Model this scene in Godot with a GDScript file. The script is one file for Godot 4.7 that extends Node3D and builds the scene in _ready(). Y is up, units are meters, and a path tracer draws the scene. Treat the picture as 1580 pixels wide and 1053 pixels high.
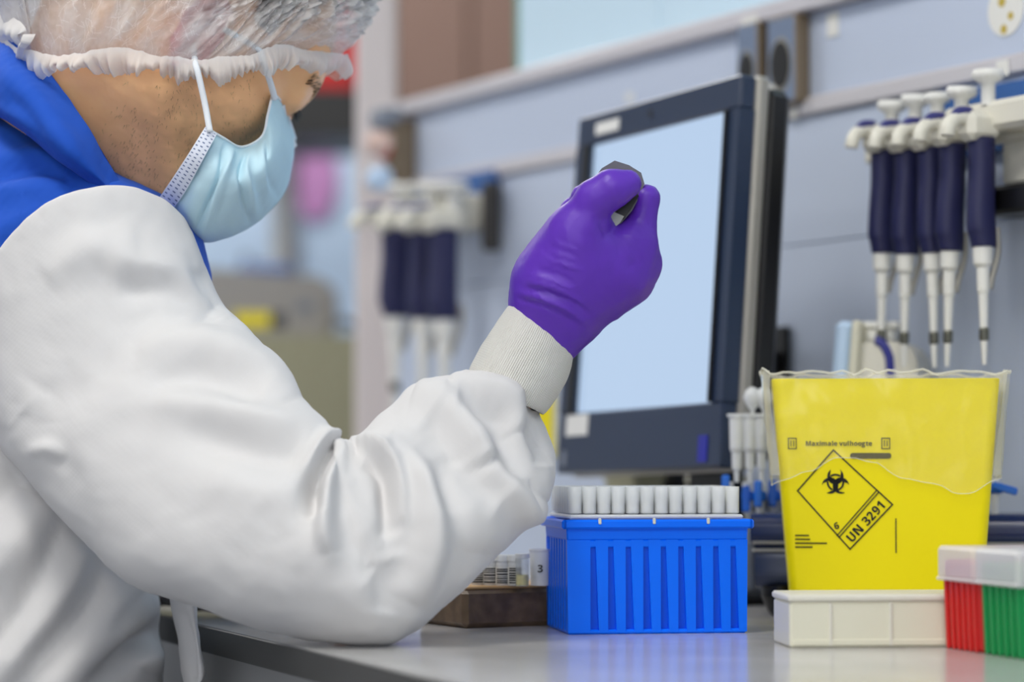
extends Node3D
# A technician in a laboratory coat works at a bench. Metres, y up. The bench top is at 0.75. The service wall recedes to the far left.

const BENCH := 0.75
const WALL_TURN := -61.3   # turn of everything mounted parallel to the service wall
var M := {}
var taken := {}
var person: Node3D


func _ready() -> void:
	# camera
	var cam := Camera3D.new()
	cam.name = "camera"
	add_child(cam)
	cam.position = Vector3(0, 0.866, 0)
	cam.rotation_degrees.x = 2.4836
	var lens := CameraAttributesPhysical.new()
	lens.frustum_focal_length = 132.95
	lens.frustum_focus_distance = 1.665
	lens.exposure_aperture = 4.9
	cam.attributes = lens
	cam.fov = 14.998
	cam.near = 0.05
	cam.far = 40.0
	cam.current = true
	# air
	var env := Environment.new()
	env.background_mode = Environment.BG_COLOR
	env.background_color = Color(0.97, 0.98, 1.0)
	env.background_energy_multiplier = 2.6
	env.tonemap_mode = Environment.TONE_MAPPER_LINEAR
	env.tonemap_exposure = 1.0
	env.sdfgi_enabled = true
	env.ssao_enabled = true
	env.ssil_enabled = true
	var we := WorldEnvironment.new()
	we.name = "air"
	we.environment = env
	add_child(we)
	make_materials()
	# ceiling lamps: light panels let into the ceiling
	for at in [Vector3(-0.7, 2.68, -0.9), Vector3(-1.3, 2.68, 0.8), Vector3(0.45, 2.68, 0.6), Vector3(-1.6, 2.68, -2.7), Vector3(-0.5, 2.68, -4.1), Vector3(-0.9, 2.68, -5.0), Vector3(-2.4, 2.68, -4.6), Vector3(1.9, 2.68, -4.0)]:
		ceiling_lamp(at)
	make_room()
	make_person()
	make_bench_things()
	make_wall_things()
	make_far_things()


func make_materials() -> void:
	var weave := picture(64, 64, func(x, y):
		var a := 0.5 + 0.28 * sin(TAU * (x + y) / 8.0) + 0.14 * sin(TAU * (x - y) / 16.0)
		return Color(a, a, a))
	M.coat = mat(Color(0.84, 0.835, 0.835), 0.85, 0, 0.3)
	cloth_relief(M.coat, weave, 40.0, 0.006)
	M.blue_cloth = mat(Color(0.135, 0.33, 0.74), 0.8, 0, 0.3)
	cloth_relief(M.blue_cloth, weave, 14.0, 0.035)
	M.blue_cloth.rim_enabled = true
	M.blue_cloth.rim = 0.35
	M.blue_cloth.rim_tint = 0.5
	M.knit = mat(Color(0.87, 0.865, 0.84), 0.9, 0, 0.3)
	M.knit.heightmap_enabled = true
	M.knit.heightmap_texture = picture(16, 16, func(x, y):
		var a := 0.5 + 0.4 * sin(TAU * x / 16.0) + 0.1 * sin(TAU * y / 8.0)
		return Color(a, a, a))
	M.knit.heightmap_scale = 0.05
	M.knit.uv1_scale = Vector3(1, 1, 1)
	M.trousers = mat(Color(0.2, 0.22, 0.3), 0.9)
	M.skin = mat(Color(1, 1, 1), 0.5, 0, 0.42)
	M.skin.vertex_color_use_as_albedo = true
	M.skin.subsurf_scatter_enabled = true
	M.skin.subsurf_scatter_strength = 0.06
	M.skin.heightmap_enabled = true
	M.skin.heightmap_texture = noise_tex(0.06, 256, Color.BLACK, Color.WHITE, FastNoiseLite.TYPE_CELLULAR)
	M.skin.heightmap_scale = 0.02
	M.skin.uv1_triplanar = true
	M.skin.uv1_scale = Vector3(14, 14, 14)
	M.ear = mat(Color(0.86, 0.42, 0.42), 0.5, 0, 0.4)
	M.hair = mat(Color(0.1, 0.085, 0.075), 0.6)
	M.stubble = mat(Color(0.13, 0.1, 0.08), 0.7)
	M.glove = mat(Color(0.36, 0.16, 0.7), 0.44, 0, 0.5)
	var g := RandomNumberGenerator.new()
	g.seed = 11
	M.cap = mat(Color(1, 1, 1), 0.75, 0, 0.3)
	M.cap.albedo_texture = cap_picture(g)
	M.cap.transparency = BaseMaterial3D.TRANSPARENCY_ALPHA
	M.cap.backlight_enabled = true
	M.cap.backlight = Color(0.5, 0.5, 0.5)
	M.frill = mat(Color(0.95, 0.94, 0.93, 0.66), 0.75, 0, 0.3)
	M.mask = mat(Color(0.76, 0.885, 0.935), 0.8, 0, 0.3)
	M.mask.backlight_enabled = true
	M.mask.backlight = Color(0.25, 0.3, 0.32)
	M.mask_white = mat(Color(0.9, 0.92, 0.94), 0.8, 0, 0.3)
	M.mask_band = mat(Color(1, 1, 1), 0.8, 0, 0.3)
	M.mask_band.albedo_texture = picture(64, 32, func(x, y):
		var p := Vector2(fposmod(x, 16.0) - 8.0 + (4.0 if (y / 11) % 2 else 0.0), fposmod(y, 10.6) - 5.3)
		return Color(0.45, 0.5, 0.62) if p.length() < 3.0 and y > 3 and y < 29 else Color(0.86, 0.88, 0.93))
	M.mask_band.uv1_scale = Vector3(6, 1, 1)
	M.steel = mat(Color(0.62, 0.62, 0.62), 0.28, 0.0, 0.6)
	M.bench = mat(Color(0.78, 0.775, 0.77), 0.17, 0.0, 0.62)
	M.bench.albedo_texture = noise_tex(0.02, 256, Color(0.93, 0.93, 0.93), Color(1, 1, 1))
	M.bench.uv1_triplanar = true
	M.bench.uv1_scale = Vector3(2, 2, 2)
	M.bench_edge = mat(Color(0.2, 0.2, 0.195), 0.35, 0, 0.5)
	M.panel = mat(Color(0.77, 0.815, 0.895), 0.36, 0.12, 0.5)
	M.rail = mat(Color(0.82, 0.81, 0.83), 0.4, 0.2, 0.5)
	M.white = mat(Color(0.9, 0.9, 0.88), 0.4)
	M.ivory = mat(Color(0.86, 0.85, 0.8), 0.4)
	M.paint = mat(Color(0.86, 0.88, 0.91), 0.8)
	M.ceiling = mat(Color(0.88, 0.88, 0.88), 0.9)
	M.floor = mat(Color(0.55, 0.56, 0.58), 0.5)
	M.glass_blue = mat(Color(0.8, 0.9, 0.96), 0.12, 0, 0.5)
	M.window_glass = mat(Color(0.95, 0.98, 1.0, 0.04), 0.03)
	M.glass_green = mat(Color(0.42, 0.62, 0.55), 0.1)
	M.brown = mat(Color(0.5, 0.4, 0.36), 0.6)
	M.black = mat(Color(0.025, 0.025, 0.03), 0.4)
	M.dark = mat(Color(0.1, 0.13, 0.19), 0.35)
	M.bezel = mat(Color(0.13, 0.19, 0.29), 0.3)
	M.silver = mat(Color(0.62, 0.61, 0.58), 0.4, 0.3)
	M.navy = mat(Color(0.12, 0.13, 0.3), 0.55)
	M.navy_light = mat(Color(0.2, 0.2, 0.45), 0.4)
	M.tip_grey = mat(Color(0.4, 0.4, 0.36), 0.35, 0.6)
	M.brass = mat(Color(0.5, 0.44, 0.36), 0.4, 0.5)
	M.rack_blue = mat(Color(0.0, 0.43, 1.0), 0.34, 0, 0.36)
	M.rack_groove_shade = mat(Color(0.0, 0.33, 0.85), 0.38, 0, 0.36)  # darker copy of the rack blue; shade of the grooves put into colour
	M.tip = mat(Color(0.97, 0.98, 0.98, 0.5), 0.3)
	M.tip.backlight_enabled = true
	M.tip.backlight = Color(0.6, 0.6, 0.6)
	M.filter = mat(Color(0.94, 0.94, 0.9), 0.8)
	M.tray = mat(Color(0.46, 0.38, 0.3), 0.42)
	M.tray.albedo_texture = noise_tex(0.03, 256, Color(0.75, 0.75, 0.75), Color(1, 1, 1))
	M.tray.uv1_triplanar = true
	M.tray.uv1_scale = Vector3(8, 8, 8)
	M.cork = mat(Color(0.72, 0.58, 0.4), 0.8)
	M.clear = mat(Color(0.92, 0.95, 0.96, 0.35), 0.3)
	M.milky = mat(Color(0.96, 0.97, 0.97, 0.72), 0.35)
	M.milky.backlight_enabled = true
	M.milky.backlight = Color(0.5, 0.5, 0.5)
	M.yellow_liquid = mat(Color(0.93, 0.86, 0.2), 0.25)
	M.ink = mat(Color(0.04, 0.04, 0.04), 0.6)
	M.ink_olive = mat(Color(0.33, 0.3, 0.06), 0.6)
	M.bin = mat(Color(0.97, 0.9, 0.0), 0.42, 0, 0.36)
	M.film = mat(Color(0.97, 0.96, 0.88, 0.035), 0.12)
	M.film_gather = mat(Color(0.97, 0.96, 0.88, 0.42), 0.4)
	M.film_fold = mat(Color(0.97, 0.96, 0.88, 0.4), 0.3)
	M.red = mat(Color(0.8, 0.1, 0.09), 0.4)
	M.green = mat(Color(0.0, 0.55, 0.28), 0.4)
	M.lid = mat(Color(0.93, 0.92, 0.93, 0.6), 0.35)
	M.cream = mat(Color(0.88, 0.87, 0.79), 0.35)
	M.tap_blue = mat(Color(0.05, 0.42, 0.85), 0.35)
	M.tank = mat(Color(0.22, 0.26, 0.38), 0.15)
	M.tank_lid = mat(Color(0.1, 0.17, 0.36), 0.25)
	M.grey_plastic = mat(Color(0.24, 0.24, 0.27), 0.4)
	M.pale_grey = mat(Color(0.72, 0.73, 0.68), 0.4)
	M.beige = mat(Color(0.64, 0.63, 0.52), 0.5)
	M.instrument = mat(Color(0.62, 0.61, 0.6), 0.5)
	M.holder_blue = mat(Color(0.17, 0.36, 0.62), 0.4)
	M.bright_red = mat(Color(0.72, 0.0, 0.0), 0.5)
	M.lilac = mat(Color(0.72, 0.52, 0.74), 0.6)
	M.pale_blue = mat(Color(0.76, 0.86, 0.97), 0.6)
	M.mid_grey = mat(Color(0.5, 0.53, 0.58), 0.6)
	M.lamp = mat(Color(1, 1, 1), 0.6)
	M.lamp.emission_enabled = true
	M.lamp.emission = Color(1.0, 0.985, 0.96)
	M.lamp.emission_energy_multiplier = 3.0
	M.screen = mat(Color(0.05, 0.05, 0.06), 0.25)
	M.screen.emission_enabled = true
	M.screen.emission = Color(0.78, 0.88, 1.0)
	M.screen.emission_energy_multiplier = 0.8


func cloth_relief(m: StandardMaterial3D, t: Texture2D, scale: float, relief: float) -> void:
	m.heightmap_enabled = true
	m.heightmap_texture = t
	m.heightmap_scale = relief
	m.uv1_triplanar = true
	m.uv1_scale = Vector3.ONE * scale


func cap_picture(g: RandomNumberGenerator) -> ImageTexture:
	# thin nonwoven: an uneven web with stray fibres
	var n := FastNoiseLite.new()
	n.seed = 5
	n.frequency = 0.012
	n.fractal_octaves = 4
	var w := 1024
	var h := 512
	var im := Image.create(w, h, false, Image.FORMAT_RGBA8)
	for y in h:
		for x in w:
			var a := 0.58 + 0.36 * n.get_noise_2d(x, y) + 0.1 * n.get_noise_2d(x * 6.0, y * 6.0)
			im.set_pixel(x, y, Color(0.97, 0.96, 0.95, clampf(a, 0.2, 0.9)))
	for k in 2600:
		var p := Vector2(g.randf() * w, g.randf() * h)
		var d := Vector2.from_angle(g.randf() * TAU)
		var bend := g.randf_range(-0.06, 0.06)
		for s in g.randi_range(8, 34):
			p += d
			d = d.rotated(bend)
			var x := posmod(int(p.x), w)
			var y := clampi(int(p.y), 0, h - 1)
			im.set_pixel(x, y, Color(1, 1, 1, minf(im.get_pixel(x, y).a + 0.12, 0.9)))
	return ImageTexture.create_from_image(im)


func ceiling_lamp(at: Vector3) -> void:
	var t := thing("ceiling_lamp", "square white light panel let into the ceiling", "lamp", at, 0.0, "ceiling light panels")
	var f := Flat.new()
	for s in [-1, 1]:
		add_box(f, Vector3(0.66, 0.03, 0.03), 0.003, Vector3(0, 0, s * 0.315))
		add_box(f, Vector3(0.03, 0.03, 0.6), 0.003, Vector3(s * 0.315, 0, 0))
	part(t, "frame", f.done(), M.white)
	part(t, "diffuser", box(Vector3(0.6, 0.012, 0.6), 0.0), M.lamp, Vector3(0, 0.012, 0))
	var l := AreaLight3D.new()
	l.name = "lamp_light"
	t.add_child(l)
	l.position = Vector3(0, -0.01, 0)
	l.rotation_degrees.x = -90.0
	l.area_size = Vector2(0.6, 0.6)
	l.light_color = Color(1.0, 0.985, 0.96)
	l.light_energy = 1.95
	l.area_range = 12.0
	l.area_attenuation = 2.0
	l.shadow_enabled = true


# ------------------------------------------------------------------ the person
func make_person() -> void:
	var who := thing("person", "person in white and blue lab coat, hair cap, face mask and purple gloves", "person", Vector3(-0.42, 0.0, -1.85))
	person = who
	# head axes: forward, up, towards the right ear
	var yaw := deg_to_rad(25.0)
	var tilt := deg_to_rad(35.0)
	var f := Vector3(cos(yaw) * cos(tilt), -sin(tilt), -sin(yaw) * cos(tilt))
	var u := Vector3(cos(yaw) * sin(tilt), cos(tilt), -sin(yaw) * sin(tilt))
	var r := f.cross(u)
	var c := Vector3(-0.229, 1.143, -1.757)
	var hb := Basis(f, u, r)
	var h := func(a: float, b: float, s: float) -> Vector3: return c + f * a + u * b + r * s
	# body: one surface from head to hands
	var prims := [
		[h.call(-0.008, 0.035, 0.0), hb, Vector3(0.098, 0.088, 0.075), 0.0, 0.02],
		[h.call(0.022, 0.025, 0.0), h.call(0.038, -0.07, 0.0), 0.062, 0.036, 0.03],
		[h.call(0.034, 0.042, 0.0), hb, Vector3(0.05, 0.05, 0.058), 0.0, 0.02],
	]
	for s in [1.0, -1.0]:
		prims.append([h.call(-0.005, -0.045, s * 0.055), h.call(0.058, -0.076, s * 0.014), 0.016, 0.018, 0.03])
		prims.append([h.call(0.046, -0.02, s * 0.048), h.call(0.03, 0.0, s * 0.058), 0.02, 0.014, 0.025])
		prims.append([h.call(0.072, 0.030, s * 0.042), h.call(0.080, 0.030, s * 0.008), 0.011, 0.011, 0.014])
		prims.append([h.call(0.076, 0.012, s * 0.032), hb, Vector3(0.0125, 0.0105, 0.015), 0.0, 0.008])
	prims.append_array([
		[h.call(0.080, 0.014, 0.0), h.call(0.092, -0.026, 0.0), 0.0075, 0.0115, 0.012],
		[h.call(0.068, -0.06, 0.0), hb, Vector3(0.013, 0.014, 0.024), 0.0, 0.014],
		[h.call(-0.025, -0.03, 0.0), Vector3(-0.3386, 1.0464, -1.8), 0.060, 0.060, 0.035],
		[Vector3(-0.3617, 0.9792, -1.74), Vector3(-0.4116, 0.9948, -1.98), 0.06, 0.06, 0.05],
		[Vector3(-0.4077, 0.9771, -1.85), Vector3(-0.4253, 0.6582, -1.86), 0.1, 0.11, 0.05],
		[Vector3(-0.2903, 0.9786, -1.73), Vector3(-0.086, 0.806, -1.605), 0.036, 0.026, 0.03],
		[Vector3(-0.086, 0.806, -1.605), Vector3(-0.0021, 0.9051, -1.664), 0.026, 0.016, 0.02],
		[Vector3(-0.0021, 0.9051, -1.664), Vector3(0.02, 0.9472, -1.666), 0.016, 0.014, 0.01],
		[Vector3(0.02, 0.9472, -1.666), Vector3(0.048, 0.9807, -1.667), 0.014, 0.014, 0.01],
		[Vector3(-0.3656, 0.9911, -2), Vector3(-0.303, 0.7952, -1.96), 0.042, 0.032, 0.03],
		[Vector3(-0.303, 0.7952, -1.96), Vector3(-0.1245, 0.7932, -1.85), 0.032, 0.022, 0.02],
		[Vector3(-0.1245, 0.7932, -1.85), Vector3(-0.1161, 0.7974, -1.9), 0.018, 0.015, 0.02],
	])
	var mottle := FastNoiseLite.new()
	mottle.seed = 3
	mottle.frequency = 45.0
	var beard := func(p: Vector3) -> float:
		var l := (p - c) * hb
		var jaw := smoothstep(-0.005, -0.03, l.y) * smoothstep(-0.125, -0.09, l.y) * smoothstep(-0.034, 0.012, l.x)
		var burn := smoothstep(0.03, 0.0, l.y) * smoothstep(-0.05, -0.02, l.y) * smoothstep(0.0, 0.012, l.x) * smoothstep(0.05, 0.03, l.x)
		return clampf(maxf(jaw, burn), 0.0, 1.0)
	var body_mesh := nets(prims, 0.005, null, func(p: Vector3, _n: Vector3) -> Color:
		var m := mottle.get_noise_3dv(p) + 0.6 * mottle.get_noise_3dv(p * 5.0)
		var b: float = beard.call(p)
		var base := Color(0.97, 0.57, 0.29).lerp(Color(0.95, 0.5, 0.25), clampf(0.5 + 0.6 * m, 0.0, 1.0))
		return base.lerp(Color(0.36, 0.22, 0.13), clampf(b * (0.2 + 0.4 * m), 0.0, 0.6)))
	var body: MeshInstance3D = wear("body", body_mesh, M.skin)
	body.set_meta("label", "tanned skin of neck, cheek and brow with dark stubble")
	# stubble and brow hairs
	var rng := RandomNumberGenerator.new()
	rng.seed = 21
	var arr := body_mesh.surface_get_arrays(0)
	var bv: PackedVector3Array = arr[Mesh.ARRAY_VERTEX]
	var bn: PackedVector3Array = arr[Mesh.ARRAY_NORMAL]
	var hairs := Flat.new()
	for k in bv.size():
		var l := (bv[k] - c) * hb
		if l.z < -0.02 or l.length() > 0.16:
			continue
		var b: float = beard.call(bv[k])
		for j in 3:
			if rng.randf() < b * 0.5 * clampf(0.6 + 1.6 * mottle.get_noise_3dv(bv[k] * 0.8), 0.1, 1.6):
				var side := Vector3(rng.randf_range(-1, 1), rng.randf_range(-1, 1), rng.randf_range(-1, 1))
				var at := bv[k] + (side - bn[k] * side.dot(bn[k])) * 0.0035
				add_hair(hairs, at, bn[k], (-u * 0.9 + f * 0.35 + side * 0.6), rng.randf_range(0.0016, 0.0042), 0.00009)
	var st: MeshInstance3D = wear("stubble", hairs.done(), M.stubble, body)
	st.set_meta("kind", "stuff")
	var brow := Flat.new()
	for k in 320:
		var t := rng.randf()
		var at: Vector3 = h.call(lerpf(0.091, 0.0765, t * t), 0.024 + rng.randf_range(-0.004, 0.004) + 0.004 * sin(t * PI), lerpf(0.012, 0.052, t))
		add_hair(brow, at, f * 0.7 + r * (0.2 + 0.6 * t), r * 0.9 + u * rng.randf_range(-0.1, 0.5), rng.randf_range(0.005, 0.009), 0.0003)
	for k in 60:
		var t := rng.randf()
		var at: Vector3 = h.call(lerpf(0.0885, 0.0855, t), 0.007 - 0.001 * t, lerpf(0.018, 0.044, t))
		add_hair(brow, at, f * 0.8 + r * 0.4 * t, -u * 0.75 + f * 0.5 + r * 0.4 * t, rng.randf_range(0.006, 0.0095), 0.00028)
	wear("brow_and_lashes", brow.done(), M.hair, body)
	# hair under the cap
	var cc: Vector3 = h.call(-0.008, 0.035, 0.0)
	var hp := PackedVector3Array()
	var hn := FastNoiseLite.new()
	hn.frequency = 60.0
	for row in 22:
		for col in 96:
			var az := TAU * col / 96.0
			var deg := absf(rad_to_deg(wrapf(az, -PI, PI)))
			var low := 34.0
			low = lerpf(low, -8.0, smoothstep(52.0, 60.0, deg))
			low = lerpf(low, 30.0, smoothstep(72.0, 82.0, deg))
			low = lerpf(low, -46.0, smoothstep(104.0, 126.0, deg))
			var el := deg_to_rad(lerpf(low, 90.0, row / 21.0))
			var d := Vector3(cos(az) * cos(el), sin(el), sin(az) * cos(el))
			var len := 1.0 / (d / Vector3(0.098, 0.088, 0.075)).length()
			len = maxf(len, 1.0 / (d / Vector3(0.099, 0.09, 0.077)).length()) + 0.0045 + 0.0025 * hn.get_noise_3dv(d)
			hp.append(cc + hb * (d * len))
	wear("hair", grid(hp, 22, 96, true, cc), M.hair)
	# ear under the cap
	var ec: Vector3 = h.call(-0.006, -0.006, 0.074)
	var eb := hb * Basis.from_euler(Vector3(0.1, 0.5, 0.2))
	var rim := []
	for k in 8:
		var a := deg_to_rad(-70.0 + 40.0 * k)
		rim.append(ec + eb * Vector3(-cos(a) * 0.014 - 0.004, sin(a) * 0.027, 0.006))
	var ep := [[ec, eb, Vector3(0.014, 0.026, 0.008), 0.0, 0.006]]
	for k in 7:
		ep.append([rim[k], rim[k + 1], 0.0042, 0.0042, 0.004])
	ep.append([ec + eb * Vector3(0.003, 0.0, 0.007), eb, Vector3(0.007, 0.012, 0.006), 0.0, -0.004])
	var ear: MeshInstance3D = wear("ear", nets(ep, 0.0025), M.ear)
	ear.set_meta("label", "pink ear seen through the thin cap")
	make_cap(c, f, u, r)
	make_mask(h)
	make_coat()
	make_gloves()
	# trousers and shoes below the bench
	var tr := []
	for s in [[-1.74, -1.70], [-1.97, -1.98]]:
		tr.append([Vector3(-0.42, 0.58, s[0]), Vector3(-0.02, 0.57, s[1]), 0.08, 0.062, 0.05])
		tr.append([Vector3(-0.02, 0.57, s[1]), Vector3(-0.08, 0.27, s[1]), 0.06, 0.045, 0.03])
	tr.append([Vector3(-0.46, 0.6, -1.74), Vector3(-0.46, 0.6, -1.96), 0.1, 0.1, 0.05])
	wear("trousers", nets(tr, 0.012), M.trousers)
	for s in [-1.70, -1.98]:
		wear("shoe", nets([[Vector3(-0.1, 0.235, s), Vector3(0.07, 0.225, s), 0.036, 0.03, 0.02], [Vector3(-0.09, 0.28, s), Vector3(-0.085, 0.24, s), 0.036, 0.036, 0.02]], 0.008), M.black)


func wear(called: String, mesh: Mesh, m: Material, parent: Node3D = null) -> MeshInstance3D:
	return part(parent if parent else person, called, mesh, m, Vector3.ZERO if parent else -person.position)


func add_hair(o: Flat, at: Vector3, n: Vector3, lay: Vector3, length: float, w: float) -> void:
	var d := (n.normalized() * 0.35 + lay.normalized() * 0.8).normalized()
	var s := d.cross(n).normalized() * w
	var e := n.normalized() * w
	var tip := at + d * length
	o.tri(at + s, at - s, tip, at - e * 4.0)
	o.tri(at + e, at - s, tip, at + s * 4.0)
	o.tri(at + e, at + s, tip, at - s * 4.0)


func make_cap(c: Vector3, f: Vector3, u: Vector3, r: Vector3) -> void:
	var near := [Vector3(-0.1213, 1.1418, -1.8), Vector3(-0.1372, 1.1358, -1.738), Vector3(-0.1539, 1.1334, -1.7), Vector3(-0.1711, 1.1251, -1.68), Vector3(-0.1934, 1.1209, -1.672), Vector3(-0.2183, 1.121, -1.67), Vector3(-0.2475, 1.1258, -1.668), Vector3(-0.2775, 1.1247, -1.672), Vector3(-0.3073, 1.1264, -1.688), Vector3(-0.3386, 1.1441, -1.735), Vector3(-0.3691, 1.1737, -1.8)]
	var ring := near.duplicate()
	for k in range(near.size() - 2, 0, -1):
		var p: Vector3 = near[k]
		ring.append(p - r * 2.0 * (p - c).dot(r))
	var cols := 300
	var rim := curve(ring, cols, true)
	var cc := c + u * 0.035 - f * 0.012
	var hb := Basis(f, u, r)
	var n1 := FastNoiseLite.new()
	n1.seed = 9
	n1.frequency = 5.5
	n1.fractal_octaves = 3
	var n2 := FastNoiseLite.new()
	n2.seed = 19
	n2.frequency = 16.0
	n2.fractal_octaves = 2
	var p := PackedVector3Array()
	var rows := 70
	for k in rows:
		var t := float(k) / (rows - 1)
		for j in cols:
			var a := rim[j] - cc
			var d0 := a.normalized()
			var d := d0.slerp(u, minf(t, 0.995))
			var l := d * hb
			var big := 1.0 / (l / Vector3(0.125 if l.x > 0.0 else 0.152, 0.118, 0.108)).length()
			var full := smoothstep(0.0, 0.2, t)
			# gathers run up from the elastic; the bag above is crumpled
			var ph := TAU * j / cols
			var gather := (1.0 - absf(n1.get_noise_2d(cos(ph) * 0.9 + 3.0, sin(ph) * 0.9)) * 3.0)
			gather += 0.5 * (1.0 - absf(n1.get_noise_2d(cos(ph) * 2.2 + 3.0, sin(ph) * 2.2)) * 3.0)
			var crumple := (1.0 - absf(n2.get_noise_3dv(d * 0.9 + Vector3(0, t * 0.1, 0))) * 2.6) + 0.5 * (1.0 - absf(n2.get_noise_3dv(d * 2.2)) * 2.6)
			var rad := lerpf(a.length(), big, full) + gather * 0.0035 * smoothstep(0.0, 0.08, t) * (1.0 - t) + crumple * 0.0105 * smoothstep(0.05, 0.35, t) - 0.004 * full
			p.append(cc + d * maxf(rad, 0.0))
	var cap: MeshInstance3D = wear("hair_cap", grid(p, rows, cols, true, cc, null, Vector2(2, 1)), M.cap)
	cap.set_meta("label", "thin white see-through hair cap")
	# ruffled hem below the elastic
	var q := PackedVector3Array()
	var fr := 9
	var wide := 720
	var rim2 := curve(ring, wide, true)
	for k in fr:
		var t := float(k) / (fr - 1)
		for j in wide:
			var ph := TAU * j / wide
			var a := rim2[j] - cc
			var out := a.normalized()
			var along := (rim2[(j + 1) % wide] - rim2[j]).normalized()
			var down := (along.cross(out)).normalized()
			if down.dot(u) > 0.0:
				down = -down
			var wv := n1.get_noise_2d(cos(ph) * 0.8, sin(ph) * 0.8) * 2.2
			var w2 := n1.get_noise_2d(cos(ph) * 3.4 + 7.0, sin(ph) * 3.4) * 2.0
			var len := 0.0088 + 0.008 * n1.get_noise_2d(cos(ph) * 0.5 + 20.0, sin(ph) * 0.5) + 0.001 * w2
			q.append(rim2[j] + out * (0.004 + (wv * 0.0042 + w2 * 0.0026) * smoothstep(0.0, 0.8, t) + 0.004 * sin(t * PI)) + down * (len * (t * 1.55 - 0.35)))
	wear("frill", grid(q, fr, wide, true, cc), M.frill, cap)


func make_mask(h: Callable) -> void:
	var rows := [
		[Vector3(-0.1977, 1.0765, -1.668), Vector3(-0.1873, 1.0707, -1.676), Vector3(-0.1778, 1.0674, -1.698), Vector3(-0.1653, 1.0753, -1.706), Vector3(-0.1617, 1.0897, -1.708), Vector3(-0.1597, 1.1068, -1.722)],
		[Vector3(-0.2081, 1.0601, -1.668), Vector3(-0.1908, 1.0483, -1.66), Vector3(-0.1754, 1.0429, -1.664), Vector3(-0.1598, 1.0552, -1.684), Vector3(-0.1541, 1.0758, -1.714), Vector3(-0.1546, 1.102, -1.748)],
		[Vector3(-0.2211, 1.0451, -1.685), Vector3(-0.2012, 1.0249, -1.678), Vector3(-0.1808, 1.0238, -1.684), Vector3(-0.1605, 1.0396, -1.706), Vector3(-0.151, 1.0672, -1.744), Vector3(-0.1527, 1.0935, -1.778)],
		[Vector3(-0.2349, 1.032, -1.712), Vector3(-0.2125, 1.0095, -1.716), Vector3(-0.191, 1.0109, -1.732), Vector3(-0.1682, 1.027, -1.756), Vector3(-0.1549, 1.0516, -1.784), Vector3(-0.1515, 1.0862, -1.806)],
		[Vector3(-0.2469, 1.0373, -1.79), Vector3(-0.2235, 1.0162, -1.79), Vector3(-0.2019, 1.0201, -1.81), Vector3(-0.1786, 1.0366, -1.826), Vector3(-0.1623, 1.0595, -1.838), Vector3(-0.1567, 1.0911, -1.846)],
		[Vector3(-0.2464, 1.0665, -1.86), Vector3(-0.2286, 1.0384, -1.86), Vector3(-0.2087, 1.0393, -1.87), Vector3(-0.1863, 1.0545, -1.88), Vector3(-0.1722, 1.0758, -1.88), Vector3(-0.1644, 1.1006, -1.87)],
	]
	var pleats := folds([
		[[Vector2(-0.1862, 1.0662), Vector2(-0.1873, 1.0494), Vector2(-0.1927, 1.0351), Vector2(-0.2068, 1.0141)], 0.0014, -0.0045], [[Vector2(-0.1828, 1.0654), Vector2(-0.1844, 1.0494), Vector2(-0.1894, 1.0334), Vector2(-0.2035, 1.0116)], 0.0029, 0.0048],
		[[Vector2(-0.1744, 1.0620), Vector2(-0.1756, 1.0494), Vector2(-0.1739, 1.0334), Vector2(-0.1750, 1.0145)], 0.0014, -0.0038], [[Vector2(-0.1715, 1.0629), Vector2(-0.1722, 1.0460), Vector2(-0.1701, 1.0313), Vector2(-0.1733, 1.0145)], 0.0027, 0.0042],
		[[Vector2(-0.1616, 1.0708), Vector2(-0.1594, 1.0556), Vector2(-0.1585, 1.0408), Vector2(-0.1526, 1.0336)], 0.0014, -0.0029], [[Vector2(-0.1645, 1.0708), Vector2(-0.1623, 1.0556), Vector2(-0.1623, 1.0386), Vector2(-0.1664, 1.0217)], 0.0025, 0.0026],
		[[Vector2(-0.1970, 1.0494), Vector2(-0.2032, 1.0334), Vector2(-0.2136, 1.0208)], 0.0054, 0.0022], [[Vector2(-0.1545, 1.0793), Vector2(-0.1494, 1.0643), Vector2(-0.1493, 1.0450)], 0.0027, 0.0019],
		[[Vector2(-0.1711, 1.0344), Vector2(-0.1761, 1.0217), Vector2(-0.1874, 1.0124), Vector2(-0.1988, 1.0057)], 0.0023, 0.0019],
	], 0.0007, 0.02)
	var inside: Vector3 = h.call(0.05, -0.03, 0.0)
	var mask: MeshInstance3D = wear("face_mask", sheet(rows, 90, 110, inside, pleats), M.mask)
	mask.set_meta("label", "pale blue pleated face mask")
	# hem band along the jaw, with welded dots
	var hem := []
	for pair in [[Vector3(-0.1977, 1.0764, -1.664), Vector3(-0.1899, 1.0716, -1.662)], [Vector3(-0.2079, 1.0595, -1.663), Vector3(-0.199, 1.0536, -1.659)], [Vector3(-0.2209, 1.0446, -1.68), Vector3(-0.2109, 1.0369, -1.675)], [Vector3(-0.2353, 1.031, -1.706), Vector3(-0.2252, 1.0233, -1.701)]]:
		hem.append([pair[0] + Vector3(0, 0, 0.001), pair[0].lerp(pair[1], 0.5) + Vector3(0, 0, 0.0025), pair[1] + Vector3(0, 0, 0.001)])
	var band := hem_band(hem, inside)
	wear("hem_band", band, M.mask_band, mask)
	# white binding along the side edge and the nose
	wear("side_binding", tube(rows[0].map(func(p): return p + Vector3(0, 0, 0.0006)), 0.0009, 40, 8), M.mask_white, mask)
	wear("nose_binding", tube([rows[0][5], rows[1][5], rows[2][5], rows[3][5]], 0.0009, 30, 8), M.mask_white, mask)
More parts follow.
